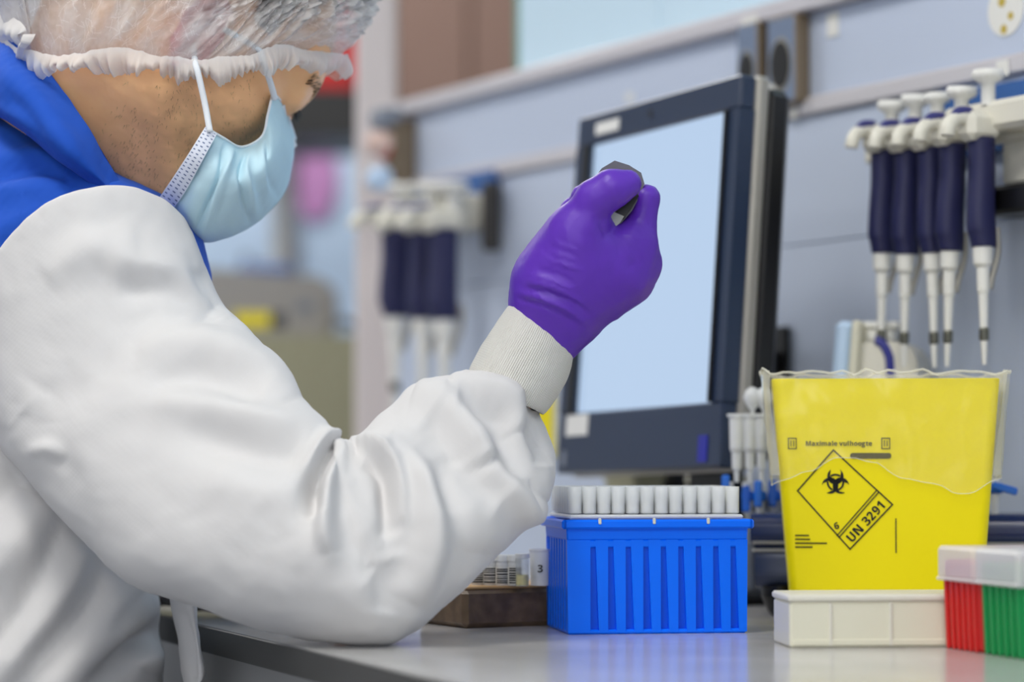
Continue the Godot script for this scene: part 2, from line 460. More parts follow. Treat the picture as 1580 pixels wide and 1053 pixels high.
	var strip := [[Vector3(-0.1548, 1.1012, -1.745), Vector3(-0.1543, 1.0936, -1.765), Vector3(-0.1533, 1.0874, -1.79), Vector3(-0.1512, 1.0804, -1.803)], [Vector3(-0.1585, 1.0981, -1.738), Vector3(-0.1571, 1.09, -1.757), Vector3(-0.1561, 1.084, -1.781), Vector3(-0.1533, 1.0768, -1.796)]]
	for row in strip:
		for k in row.size():
			row[k] += Vector3(0.0015, 0, 0.0045)
	wear("nose_strip", sheet(strip, 6, 20, inside), M.mask_white, mask)
	# ear loops run up under the cap
	wear("ear_loop", tube([Vector3(-0.1943, 1.0726, -1.66), Vector3(-0.198, 1.0914, -1.663), Vector3(-0.2022, 1.1102, -1.662), Vector3(-0.2049, 1.1189, -1.667), Vector3(-0.21, 1.1399, -1.69)], 0.0021, 30, 10), M.mask_white, mask)
	wear("ear_loop", tube([Vector3(-0.1578, 1.1021, -1.716), Vector3(-0.16, 1.1122, -1.702), Vector3(-0.163, 1.1221, -1.688), Vector3(-0.1658, 1.1297, -1.682), Vector3(-0.1867, 1.1406, -1.668)], 0.0021, 30, 10), M.mask_white, mask)


func hem_band(ctrl: Array, inside: Vector3) -> ArrayMesh:
	var m := sheet(ctrl, 40, 10, inside)
	var a := m.surface_get_arrays(0)
	var uv: PackedVector2Array = a[Mesh.ARRAY_TEX_UV]
	for k in uv.size():
		uv[k] = Vector2(uv[k].y, uv[k].x * 10.0 / 9.0)
	a[Mesh.ARRAY_TEX_UV] = uv
	var o := ArrayMesh.new()
	o.add_surface_from_arrays(Mesh.PRIMITIVE_TRIANGLES, a)
	return o


func make_coat() -> void:
	# blue shoulders
	var sh := [
		[Vector3(-0.2677, 0.9812, -1.718), Vector3(-0.4048, 1.0023, -1.815), 0.0675, 0.098, 0.04],
		[Vector3(-0.3322, 1.0563, -1.765), Vector3(-0.3931, 1.0759, -1.8), 0.045, 0.06, 0.03],
		[Vector3(-0.315, 1.0256, -1.745), Vector3(-0.3973, 1.0464, -1.8), 0.05, 0.075, 0.03],
		[Vector3(-0.4014, 1.0012, -1.8), Vector3(-0.4541, 1.0041, -1.97), 0.100, 0.100, 0.04],
		[Vector3(-0.4541, 1.0041, -1.97), Vector3(-0.3541, 0.9873, -2.02), 0.100, 0.062, 0.04],
		[Vector3(-0.2851, 0.9416, -1.78), Vector3(-0.3123, 0.9489, -1.95), 0.078, 0.078, 0.04],
		[Vector3(-0.3962, 0.929, -1.8), Vector3(-0.4248, 0.9335, -1.93), 0.125, 0.125, 0.05],
	]
	var wrinkles := folds([
		[[Vector2(-0.3416, 1.0598), Vector2(-0.3079, 1.0606), Vector2(-0.2782, 1.0450), Vector2(-0.2529, 1.0344)], 0.007, 0.0068], [[Vector2(-0.3414, 1.0344), Vector2(-0.3077, 1.0386), Vector2(-0.2866, 1.0344)], 0.009, 0.0068], [[Vector2(-0.3415, 1.0471), Vector2(-0.3078, 1.0505), Vector2(-0.2824, 1.0408)], 0.006, -0.0051],
		[[Vector2(-0.2486, 1.0344), Vector2(-0.2296, 1.0238), Vector2(-0.2106, 1.0091)], 0.005, 0.0034], [[Vector2(-0.3453, 1.0006), Vector2(-0.3243, 1.0133), Vector2(-0.3076, 1.0238)], 0.01, 0.0051],
	], 0.002, 0.05)
	wear("coat_yoke", nets(sh, 0.006, wrinkles), M.blue_cloth)
	var inside := Vector3(-0.3299, 1.0782, -1.8)
	var collar := [
		[Vector3(-0.3956, 1.1371, -1.83), Vector3(-0.366, 1.1461, -1.775), Vector3(-0.3324, 1.1468, -1.73), Vector3(-0.3035, 1.1156, -1.696), Vector3(-0.2776, 1.0801, -1.68), Vector3(-0.257, 1.0448, -1.69)],
		[Vector3(-0.3957, 1.1301, -1.82), Vector3(-0.3675, 1.1418, -1.765), Vector3(-0.337, 1.1371, -1.718), Vector3(-0.3081, 1.1062, -1.684), Vector3(-0.281, 1.0713, -1.67), Vector3(-0.2591, 1.0397, -1.682)],
		[Vector3(-0.3968, 1.1166, -1.815), Vector3(-0.367, 1.126, -1.755), Vector3(-0.3402, 1.1205, -1.7), Vector3(-0.3118, 1.0912, -1.668), Vector3(-0.2859, 1.0617, -1.66), Vector3(-0.2624, 1.0382, -1.676)],
		[Vector3(-0.3977, 1.0931, -1.81), Vector3(-0.3675, 1.101, -1.75), Vector3(-0.343, 1.097, -1.698), Vector3(-0.3191, 1.08, -1.672), Vector3(-0.2963, 1.0589, -1.672), Vector3(-0.2704, 1.0382, -1.684)],
		[Vector3(-0.3975, 1.0748, -1.81), Vector3(-0.3684, 1.0862, -1.755), Vector3(-0.3463, 1.0898, -1.715), Vector3(-0.3252, 1.0803, -1.695), Vector3(-0.302, 1.061, -1.69), Vector3(-0.274, 1.0411, -1.696)],
	]
	var cp := folds([[[Vector2(-0.3359, 1.1185), Vector2(-0.3148, 1.1029), Vector2(-0.2978, 1.0797), Vector2(-0.2767, 1.0586)], 0.009, 0.004], [[Vector2(-0.3315, 1.0966), Vector2(-0.3146, 1.0881), Vector2(-0.2998, 1.0692)], 0.007, -0.004]], 0.0015, 0.04)
	wear("collar", sheet(collar, 40, 60, inside, cp), M.blue_cloth)
	# inner turn of the collar, against the neck
	var inner := [collar[0], [Vector3(-0.3937, 1.1279, -1.83), Vector3(-0.3662, 1.1368, -1.785), Vector3(-0.3347, 1.1373, -1.742), Vector3(-0.3082, 1.1079, -1.708), Vector3(-0.2833, 1.0742, -1.694), Vector3(-0.261, 1.0416, -1.7)], [Vector3(-0.3935, 1.1094, -1.83), Vector3(-0.3691, 1.1145, -1.8), Vector3(-0.3405, 1.1134, -1.76), Vector3(-0.3154, 1.0904, -1.72), Vector3(-0.291, 1.0627, -1.705), Vector3(-0.266, 1.0374, -1.71)]]
	wear("collar_lining", sheet(inner, 12, 40, Vector3(-0.3572, 1.0264, -1.6)), M.blue_cloth)
	# white coat body
	var near := Vector3(0.062, 0, 0.165)
	var body := [
		[Vector3(-0.2947, 0.9488, -1.84), Vector3(-0.516, 0.9719, -1.84), near * 0.86], [Vector3(-0.2782, 0.889, -1.84), Vector3(-0.529, 0.9028, -1.84), near * 0.93], [Vector3(-0.2687, 0.8385, -1.84), Vector3(-0.5396, 0.8385, -1.84), near * 0.98],
		[Vector3(-0.2606, 0.7972, -1.84), Vector3(-0.5459, 0.7927, -1.84), near], [Vector3(-0.2558, 0.7607, -1.84), Vector3(-0.5501, 0.7561, -1.84), near], [Vector3(-0.2529, 0.7287, -1.84), Vector3(-0.5542, 0.7241, -1.84), near], [Vector3(-0.2517, 0.6831, -1.84), Vector3(-0.5582, 0.6786, -1.84), near * 1.02], [Vector3(-0.2536, 0.6195, -1.84), Vector3(-0.5574, 0.615, -1.84), near * 1.04],
	]
	var bf := folds([
		[[Vector2(-0.2934, 0.8241), Vector2(-0.3057, 0.7907), Vector2(-0.3222, 0.7573), Vector2(-0.3428, 0.7240)], 0.005, -0.006], [[Vector2(-0.2773, 0.8053), Vector2(-0.2930, 0.7740), Vector2(-0.3137, 0.7406), Vector2(-0.3302, 0.7157)], 0.012, 0.013], [[Vector2(-0.2681, 0.7990), Vector2(-0.2812, 0.7656), Vector2(-0.3053, 0.7323), Vector2(-0.3218, 0.7074)], 0.010, -0.012],
		[[Vector2(-0.2512, 0.7865), Vector2(-0.2678, 0.7573), Vector2(-0.2885, 0.7323), Vector2(-0.3051, 0.7074)], 0.020, 0.012], [[Vector2(-0.2227, 0.7732), Vector2(-0.2360, 0.7511), Vector2(-0.2572, 0.7323), Vector2(-0.2800, 0.7115)], 0.006, -0.016], [[Vector2(-0.2155, 0.7656), Vector2(-0.2279, 0.7406), Vector2(-0.2466, 0.7198)], 0.011, 0.013],
		[[Vector2(-0.3061, 0.8409), Vector2(-0.3185, 0.8158), Vector2(-0.3433, 0.7823)], 0.018, 0.010], [[Vector2(-0.3188, 0.8576), Vector2(-0.3312, 0.8283), Vector2(-0.3519, 0.7990)], 0.012, -0.008], [[Vector2(-0.2345, 0.7823), Vector2(-0.2511, 0.7698), Vector2(-0.2677, 0.7469)], 0.006, -0.004], [[Vector2(-0.2051, 0.7698), Vector2(-0.2112, 0.7448), Vector2(-0.2215, 0.7157)], 0.007, -0.010],
	], 0.004, 0.07)
	wear("coat_body", loft(body, 120, 160, bf), M.coat)
	var flap := [[Vector3(-0.2111, 0.7785, -1.715), Vector3(-0.2283, 0.7774, -1.735), Vector3(0.006, 0, 0.022)], [Vector3(-0.2074, 0.7617, -1.71), Vector3(-0.2258, 0.7584, -1.73), Vector3(0.006, 0, 0.024)], [Vector3(-0.2048, 0.7384, -1.71), Vector3(-0.2205, 0.7348, -1.73), Vector3(0.006, 0, 0.024)], [Vector3(-0.2041, 0.7213, -1.712), Vector3(-0.2178, 0.7155, -1.73), Vector3(0.006, 0, 0.023)], [Vector3(-0.2091, 0.7117, -1.715), Vector3(-0.2169, 0.7086, -1.73), Vector3(0.004, 0, 0.018)]]
	wear("coat_flap", loft(flap, 40, 40, folds([[[Vector2(-0.2164, 0.7651), Vector2(-0.2121, 0.7399), Vector2(-0.2077, 0.7169)], 0.004, -0.006]], 0.002, 0.04)), M.coat)
	# right sleeve: shoulder, bent elbow on the bench, forearm up to the cuff
	var z := func(t: float, dx := 0.0, dy := 0.0) -> Vector3: return Vector3(dx, dy, t)
	var st := [
		[Vector3(-0.2096, 1.0031, -1.7), Vector3(-0.3366, 0.9588, -1.672), z.call(0.036, -0.003, 0.044)],
		[Vector3(-0.2084, 1.0048, -1.7), Vector3(-0.3366, 0.962, -1.668), z.call(0.046, -0.004, 0.048)],
		[Vector3(-0.2039, 0.9967, -1.695), Vector3(-0.3401, 0.9307, -1.67), z.call(0.052, 0.0, 0.030)],
		[Vector3(-0.1941, 0.9756, -1.685), Vector3(-0.3375, 0.887, -1.68), z.call(0.064, 0, 0.008)],
		[Vector3(-0.1837, 0.9603, -1.675), Vector3(-0.3317, 0.8702, -1.685), z.call(0.070)],
		[Vector3(-0.1679, 0.9457, -1.66), Vector3(-0.3105, 0.851, -1.665), z.call(0.071)],
		[Vector3(-0.1481, 0.9213, -1.64), Vector3(-0.2695, 0.8106, -1.635), z.call(0.069)],
		[Vector3(-0.1288, 0.8976, -1.62), Vector3(-0.2367, 0.7866, -1.61), z.call(0.067)],
		[Vector3(-0.1167, 0.8829, -1.61), Vector3(-0.1943, 0.7721, -1.592), z.call(0.065)],
		[Vector3(-0.1127, 0.8764, -1.605), Vector3(-0.1536, 0.7589, -1.582), z.call(0.063)],
		[Vector3(-0.1107, 0.8716, -1.6), Vector3(-0.1139, 0.7526, -1.577), z.call(0.062)],
		[Vector3(-0.1091, 0.8708, -1.6), Vector3(-0.0793, 0.75, -1.576), z.call(0.061)],
		[Vector3(-0.1067, 0.872, -1.6), Vector3(-0.0615, 0.7562, -1.582), z.call(0.060)],
		[Vector3(-0.1034, 0.8732, -1.605), Vector3(-0.0437, 0.7691, -1.595), z.call(0.058)],
		[Vector3(-0.0969, 0.8744, -1.61), Vector3(-0.0169, 0.7946, -1.61), z.call(0.056)],
		[Vector3(-0.08, 0.892, -1.625), Vector3(0.0089, 0.8205, -1.63), z.call(0.053)],
		[Vector3(-0.0631, 0.9074, -1.64), Vector3(0.0242, 0.8397, -1.645), z.call(0.050)],
		[Vector3(-0.0479, 0.9118, -1.65), Vector3(0.0277, 0.8594, -1.655), z.call(0.045)],
		[Vector3(-0.0365, 0.917, -1.658), Vector3(0.0261, 0.871, -1.66), z.call(0.040)],
		[Vector3(-0.0295, 0.92, -1.662), Vector3(0.02, 0.8859, -1.664), z.call(0.031)],
		[Vector3(-0.025, 0.9184, -1.665), Vector3(0.0175, 0.8935, -1.666), z.call(0.022)],
	]
	var s := folds([
		[[Vector2(-0.2566, 0.9854), Vector2(-0.2245, 0.9789), Vector2(-0.1903, 0.9581)], 0.011, 0.0095], [[Vector2(-0.2485, 0.9701), Vector2(-0.2164, 0.9701), Vector2(-0.1842, 0.9500)], 0.009, -0.0081], [[Vector2(-0.2926, 0.9741), Vector2(-0.2687, 0.9942), Vector2(-0.2366, 0.9974)], 0.012, 0.0068],
		[[Vector2(-0.2025, 0.9862), Vector2(-0.1964, 0.9741), Vector2(-0.1823, 0.9601)], 0.006, -0.0054], [[Vector2(-0.2342, 0.9280), Vector2(-0.1962, 0.9340), Vector2(-0.1561, 0.9180), Vector2(-0.1360, 0.8960)], 0.012, 0.0108], [[Vector2(-0.2241, 0.9100), Vector2(-0.1881, 0.9160), Vector2(-0.1520, 0.9000)], 0.011, -0.0081],
		[[Vector2(-0.2200, 0.8980), Vector2(-0.1759, 0.8900), Vector2(-0.1399, 0.8788), Vector2(-0.1139, 0.8772)], 0.011, 0.0121], [[Vector2(-0.1959, 0.8788), Vector2(-0.1559, 0.8700), Vector2(-0.1279, 0.8636)], 0.012, -0.0095], [[Vector2(-0.1838, 0.8520), Vector2(-0.1478, 0.8421), Vector2(-0.1258, 0.8381)], 0.013, 0.0054],
		[[Vector2(-0.1102, 0.8770), Vector2(-0.1169, 0.8660), Vector2(-0.1215, 0.8523)], 0.006, 0.0135], [[Vector2(-0.1078, 0.8699), Vector2(-0.1133, 0.8597), Vector2(-0.1168, 0.8456), Vector2(-0.1159, 0.8269)], 0.006, -0.0216], [[Vector2(-0.1020, 0.8723), Vector2(-0.1082, 0.8613), Vector2(-0.1113, 0.8456), Vector2(-0.1104, 0.8230), Vector2(-0.1057, 0.8073)], 0.006, 0.0162],
		[[Vector2(-0.0949, 0.8699), Vector2(-0.0823, 0.8660), Vector2(-0.0729, 0.8574), Vector2(-0.0690, 0.8425), Vector2(-0.0674, 0.8210)], 0.005, 0.0162], [[Vector2(-0.0878, 0.8644), Vector2(-0.0761, 0.8550), Vector2(-0.0721, 0.8347), Vector2(-0.0705, 0.8151)], 0.006, -0.0162], [[Vector2(-0.1019, 0.8503), Vector2(-0.0960, 0.8269), Vector2(-0.0881, 0.8073), Vector2(-0.0783, 0.7956)], 0.014, -0.0081],
		[[Vector2(-0.0902, 0.8699), Vector2(-0.0706, 0.8691), Vector2(-0.0569, 0.8613), Vector2(-0.0509, 0.8425), Vector2(-0.0493, 0.8151), Vector2(-0.0548, 0.7917), Vector2(-0.0626, 0.7761)], 0.009, 0.0162], [[Vector2(-0.0745, 0.8699), Vector2(-0.0588, 0.8660), Vector2(-0.0447, 0.8503), Vector2(-0.0415, 0.8269)], 0.009, -0.0108], [[Vector2(-0.0744, 0.8034), Vector2(-0.0728, 0.7859), Vector2(-0.0751, 0.7703)], 0.012, -0.0081],
		[[Vector2(-0.0616, 0.9044), Vector2(-0.0400, 0.8948), Vector2(-0.0220, 0.8724), Vector2(-0.0152, 0.8612)], 0.010, 0.0135], [[Vector2(-0.0512, 0.8900), Vector2(-0.0360, 0.8740), Vector2(-0.0220, 0.8500), Vector2(-0.0080, 0.8381)], 0.013, -0.0121], [[Vector2(-0.0400, 0.9092), Vector2(-0.0180, 0.9060), Vector2(0.0020, 0.8972), Vector2(0.0100, 0.8820)], 0.008, 0.0121],
		[[Vector2(-0.0360, 0.8972), Vector2(-0.0120, 0.8900), Vector2(0.0000, 0.8700), Vector2(0.0040, 0.8500)], 0.010, -0.0108], [[Vector2(-0.0152, 0.8596), Vector2(0.0000, 0.8421), Vector2(0.0100, 0.8301), Vector2(0.0192, 0.8373)], 0.008, 0.0121], [[Vector2(0.0060, 0.9020), Vector2(0.0140, 0.8860), Vector2(0.0208, 0.8700), Vector2(0.0220, 0.8580)], 0.006, -0.0108],
		[[Vector2(-0.0312, 0.8660), Vector2(-0.0200, 0.8301), Vector2(-0.0219, 0.8062)], 0.016, 0.0068], [[Vector2(-0.2920, 0.9060), Vector2(-0.3038, 0.8820), Vector2(-0.2837, 0.8580)], 0.016, 0.0054], [[Vector2(-0.3079, 0.8900), Vector2(-0.2878, 0.8700), Vector2(-0.2676, 0.8421)], 0.012, -0.0041], [[Vector2(-0.2997, 0.8660), Vector2(-0.2878, 0.8700), Vector2(-0.2797, 0.8640)], 0.005, 0.0041],
	], 0.002, 0.05)
	wear("coat_sleeve", loft(st, 260, 150, s, Vector2.ONE, false), M.coat)
	var cuff := [
		[Vector3(-0.0275, 0.9134, -1.665), Vector3(0.02, 0.8909, -1.665), z.call(0.025)], [Vector3(-0.0275, 0.9201, -1.665), Vector3(0.0233, 0.8943, -1.665), z.call(0.0262)], [Vector3(-0.0187, 0.9368, -1.665), Vector3(0.0325, 0.9076, -1.665), z.call(0.0265, 0.0, 0.002)],
		[Vector3(-0.0092, 0.9514, -1.665), Vector3(0.0383, 0.9218, -1.665), z.call(0.0265, 0.001, 0.004)], [Vector3(0, 0.963, -1.665), Vector3(0.04, 0.9368, -1.665), z.call(0.0255, 0.002, 0.006)], [Vector3(0.0008, 0.9622, -1.665), Vector3(0.0392, 0.9368, -1.665), z.call(0.0235, 0.002, 0.005)], [Vector3(-0.0017, 0.9585, -1.665), Vector3(0.0367, 0.9334, -1.665), z.call(0.0225, 0.002, 0.005)],
	]
	wear("knit_cuff", loft(cuff, 60, 120, folds([], 0.0006, 0.02), Vector2(130, 40), false), M.knit)
	# left sleeve, lying on the bench behind
	var ls := [
		[Vector3(-0.3006, 0.9961, -2), Vector3(-0.4257, 0.9811, -2), z.call(0.06)], [Vector3(-0.2735, 0.8958, -1.99), Vector3(-0.3778, 0.871, -1.99), z.call(0.06)], [Vector3(-0.2655, 0.8316, -1.97), Vector3(-0.334, 0.7826, -1.97), z.call(0.055)], [Vector3(-0.2432, 0.8314, -1.93), Vector3(-0.2813, 0.7555, -1.93), z.call(0.052)],
		[Vector3(-0.2088, 0.8322, -1.88), Vector3(-0.212, 0.7524, -1.87), z.call(0.05)], [Vector3(-0.1629, 0.8288, -1.865), Vector3(-0.1626, 0.7527, -1.865), z.call(0.045)], [Vector3(-0.1273, 0.817, -1.855), Vector3(-0.1271, 0.757, -1.855), z.call(0.034)], [Vector3(-0.1249, 0.8124, -1.855), Vector3(-0.1248, 0.7616, -1.855), z.call(0.028)],
	]
	wear("coat_sleeve", loft(ls, 90, 60, folds([], 0.004, 0.05), Vector2.ONE, false), M.coat)


func make_gloves() -> void:
	var g := [
		[Vector3(0.0217, 0.9443, -1.666), Vector3(0.0325, 0.968, -1.664), 0.0235, 0.029, 0.01],
		[Vector3(0.0325, 0.968, -1.664), Vector3(0.0478, 0.9873, -1.66), 0.030, 0.031, 0.02],
		[Vector3(0.0478, 0.9873, -1.66), Vector3(0.0685, 0.9847, -1.658), 0.030, 0.0215, 0.016],
		[Vector3(0.0625, 0.9743, -1.664), Vector3(0.0759, 0.9776, -1.664), 0.018, 0.0135, 0.014],
		# knuckles
		[Vector3(0.0766, 1.0017, -1.652), Vector3(0.0812, 1, -1.652), 0.0130, 0.0112, 0.012],
		[Vector3(0.0811, 0.9898, -1.66), Vector3(0.0845, 0.9887, -1.662), 0.0125, 0.0100, 0.009],
		[Vector3(0.0762, 0.9781, -1.672), Vector3(0.0801, 0.977, -1.674), 0.0118, 0.0095, 0.008],
		[Vector3(0.0666, 0.968, -1.684), Vector3(0.0726, 0.9681, -1.686), 0.0115, 0.0092, 0.008],
		# forefinger
		[Vector3(0.0804, 1.0002, -1.654), Vector3(0.0858, 1.0291, -1.652), 0.0112, 0.0082, 0.005],
		[Vector3(0.0858, 1.0291, -1.652), Vector3(0.0755, 1.0358, -1.69), 0.0082, 0.0080, 0.004],
		[Vector3(0.0745, 1.0356, -1.688), Vector3(0.0597, 1.0287, -1.7), 0.0085, 0.0080, 0.004],
		# middle, ring and little finger close round the pipette behind
		[Vector3(0.0834, 0.9889, -1.664), Vector3(0.0828, 1.0144, -1.702), 0.0110, 0.0098, 0.006],
		[Vector3(0.0828, 1.0144, -1.702), Vector3(0.0603, 1.0302, -1.716), 0.0095, 0.0085, 0.004],
		[Vector3(0.0603, 1.0302, -1.716), Vector3(0.0465, 1.0351, -1.7), 0.0085, 0.0080, 0.004],
		[Vector3(0.0789, 0.9776, -1.676), Vector3(0.0783, 1.0026, -1.716), 0.0105, 0.0092, 0.006],
		[Vector3(0.0783, 1.0026, -1.716), Vector3(0.0541, 1.0225, -1.726), 0.0090, 0.0082, 0.004],
		[Vector3(0.0541, 1.0225, -1.726), Vector3(0.0394, 1.0278, -1.708), 0.0082, 0.0076, 0.004],
		[Vector3(0.0697, 0.9682, -1.688), Vector3(0.069, 0.9901, -1.722), 0.0095, 0.0085, 0.006],
		[Vector3(0.069, 0.9901, -1.722), Vector3(0.0499, 1.0081, -1.73), 0.0082, 0.0074, 0.004],
		[Vector3(0.0499, 1.0081, -1.73), Vector3(0.0378, 1.0152, -1.712), 0.0074, 0.0068, 0.004],
		# thumb laid over the top
		[Vector3(0.0281, 0.9797, -1.652), Vector3(0.0403, 1.0048, -1.64), 0.0215, 0.0170, 0.016],
		[Vector3(0.0403, 1.0048, -1.64), Vector3(0.0524, 1.0263, -1.632), 0.0162, 0.0122, 0.008],
		[Vector3(0.0524, 1.0263, -1.632), Vector3(0.0633, 1.0326, -1.629), 0.0122, 0.0120, 0.005],
		[Vector3(0.0633, 1.0326, -1.629), Vector3(0.0728, 1.036, -1.63), 0.0118, 0.0090, 0.005],
	]
	var w := folds([
		[[Vector2(0.0041, 0.9671), Vector2(0.0204, 0.9631), Vector2(0.0367, 0.9557), Vector2(0.0481, 0.9467)], 0.0018, 0.0022], [[Vector2(0.0065, 0.9708), Vector2(0.0245, 0.9671), Vector2(0.0408, 0.9598), Vector2(0.0506, 0.9524)], 0.0014, -0.0016], [[Vector2(0.0090, 0.9737), Vector2(0.0245, 0.9704), Vector2(0.0429, 0.9622)], 0.0016, 0.0020],
		[[Vector2(0.0102, 0.9782), Vector2(0.0245, 0.9745), Vector2(0.0408, 0.9671)], 0.0014, 0.0014], [[Vector2(0.0163, 0.9811), Vector2(0.0286, 0.9786), Vector2(0.0388, 0.9729)], 0.0013, -0.0010], [[Vector2(0.0225, 0.9876), Vector2(0.0327, 0.9843), Vector2(0.0429, 0.9811)], 0.0013, 0.0010], [[Vector2(0.0245, 0.9917), Vector2(0.0347, 0.9892), Vector2(0.0408, 0.9868)], 0.0012, 0.0009],
		[[Vector2(0.0266, 0.9982), Vector2(0.0347, 0.9950), Vector2(0.0408, 0.9933)], 0.0012, 0.0008], [[Vector2(0.0580, 1.0146), Vector2(0.0564, 1.0089), Vector2(0.0597, 1.0032)], 0.0014, -0.0014], [[Vector2(0.0695, 1.0171), Vector2(0.0654, 1.0081), Vector2(0.0572, 1.0015)], 0.0030, -0.0020], [[Vector2(0.0470, 1.0171), Vector2(0.0511, 1.0109), Vector2(0.0499, 1.0048)], 0.0014, 0.0008],
		[[Vector2(0.0792, 0.9901), Vector2(0.0756, 0.9843), Vector2(0.0694, 0.9819)], 0.0030, -0.0012], [[Vector2(0.0041, 0.9639), Vector2(0.0224, 0.9581), Vector2(0.0408, 0.9475)], 0.0013, -0.0014],
	], 0.0005, 0.012)
	wear("glove", nets(g, 0.0022, w), M.glove)
	var left := [
		[Vector3(-0.1289, 0.7891, -1.86), Vector3(-0.1202, 0.7954, -1.89), 0.026, 0.028, 0.02], [Vector3(-0.1202, 0.7954, -1.89), Vector3(-0.1149, 0.7943, -1.92), 0.028, 0.02, 0.02],
		[Vector3(-0.1243, 0.8042, -1.88), Vector3(-0.1115, 0.8003, -1.91), 0.012, 0.009, 0.008],
	]
	for k in 4:
		var a := Vector3(-0.1112, 0.7939, -1.905) + Vector3(0.003 * k, 0, -0.016 * k)
		left.append([a, a + Vector3(0.022, 0.004, 0), 0.0095, 0.009, 0.006])
		left.append([a + Vector3(0.022, 0.004, 0), a + Vector3(0.03, -0.012, 0), 0.009, 0.008, 0.004])
	wear("glove", nets(left, 0.004), M.glove)


# ------------------------------------------------------------------ things on the bench
func make_bench_things() -> void:
	make_bench()
	make_hand_pipette()
	make_stool()
	make_tip_rack()
	make_vial_tray()
	make_cream_box()
	make_ribbed_box(Vector3(0.2574, 0.75, -1.5546), 0.046, M.red, "red ribbed plastic box with frosted lid beside the yellow bin")
	make_ribbed_box(Vector3(0.2574, 0.75, -1.5546) + Vector3(0.2906, 0, 0.957) * 0.0485, 0.052, M.green, "green ribbed plastic box with frosted lid at the bench's near end")
	make_sharps_bin()
	make_manifold()
	make_charger()
	make_monitor()
	# small things at the foot of the screen
	var k := 0
	for a in [[0.105, -2.235, 0.05, 0.1, M.beige, "beige carton standing under the screen's left half"], [0.17, -2.15, 0.045, 0.098, M.cream, "cream carton standing under the screen's middle"], [0.145, -2.245, 0.022, 0.1, M.black, "narrow black box between the cartons under the screen"], [0.21, -2.07, 0.03, 0.085, M.mid_grey, "grey box under the screen's right edge"]]:
		var c := thing("carton", a[5], "box", Vector3(a[0], BENCH, a[1]), WALL_TURN + 4.0 * k)
		part(c, "carton_body", box(Vector3(a[2], a[3] - 0.008, 0.03), 0.002), a[4])
		part(c, "carton_lid", box(Vector3(a[2] + 0.003, 0.008, 0.033), 0.002), a[4], Vector3(0, a[3] - 0.008, 0))
		k += 1


func make_bench() -> void:
	var t := thing("lab_bench", "grey glossy laboratory bench with a dark front edge", "bench", Vector3(0, 0, 0))
	var front := func(z: float) -> float: return -0.2167 + 0.4045 * (z + 1.779)
	var back := func(z: float) -> float: return 1.418 + 0.5475 * z
	var flat := Basis(Vector3(1, 0, 0), Vector3(0, 0, 1), Vector3(0, 1, 0))
	var f := Flat.new()
	add_prism(f, PackedVector2Array([Vector2(front.call(-0.4), -0.4), Vector2(back.call(-0.4), -0.4), Vector2(back.call(-2.83), -2.83), Vector2(front.call(-2.83), -2.83)]), 0.016, flat, Vector3(0, BENCH - 0.016, 0))
	part(t, "bench_top", f.done(), M.bench)
	f = Flat.new()
	add_prism(f, PackedVector2Array([Vector2(front.call(-0.4) - 0.003, -0.4), Vector2(front.call(-0.4), -0.4), Vector2(front.call(-2.83), -2.83), Vector2(front.call(-2.83) - 0.003, -2.83)]), 0.0165, flat, Vector3(0, BENCH - 0.0172, 0))
	part(t, "edge_band", f.done(), M.bench_edge)
	f = Flat.new()
	add_prism(f, PackedVector2Array([Vector2(front.call(-0.45) + 0.012, -0.45), Vector2(front.call(-0.45) + 0.03, -0.45), Vector2(front.call(-2.8) + 0.03, -2.8), Vector2(front.call(-2.8) + 0.012, -2.8)]), 0.07, flat, Vector3(0, BENCH - 0.088, 0))
	part(t, "apron", f.done(), M.steel)
	for q in [[-0.5, 0.06], [-2.75, 0.06]]:
		part(t, "leg", box(Vector3(0.05, BENCH - 0.016, 0.05), 0.004), M.steel, Vector3(front.call(q[0]) + q[1], 0, q[0]))
		part(t, "leg", box(Vector3(0.05, BENCH - 0.016, 0.05), 0.004), M.steel, Vector3(back.call(q[0]) - 0.09, 0, q[0]))


func make_stool() -> void:
	var t := thing("lab_stool", "dark round stool under the person at the bench", "stool", Vector3(-0.47, 0, -1.85))
	part(t, "seat", lathe([Vector2(0, 0.45), Vector2(0.17, 0.45), Vector2(0.19, 0.465), Vector2(0.19, 0.485), Vector2(0.17, 0.497), Vector2(0, 0.497)], 40), M.black)
	part(t, "column", lathe([Vector2(0.03, 0.08), Vector2(0.03, 0.45)], 20), M.steel)
	for k in 5:
		var a := TAU * k / 5.0
		part(t, "leg", tube([Vector3(0, 0.09, 0), Vector3(cos(a) * 0.15, 0.06, sin(a) * 0.15), Vector3(cos(a) * 0.28, 0.02, sin(a) * 0.28)], 0.018, 12, 8), M.steel)
	var ring := []
	for k in 25:
		ring.append(Vector3(cos(TAU * k / 24.0) * 0.2, 0.2, sin(TAU * k / 24.0) * 0.2))
	part(t, "foot_ring", tube(ring, 0.01, 60, 8), M.steel)


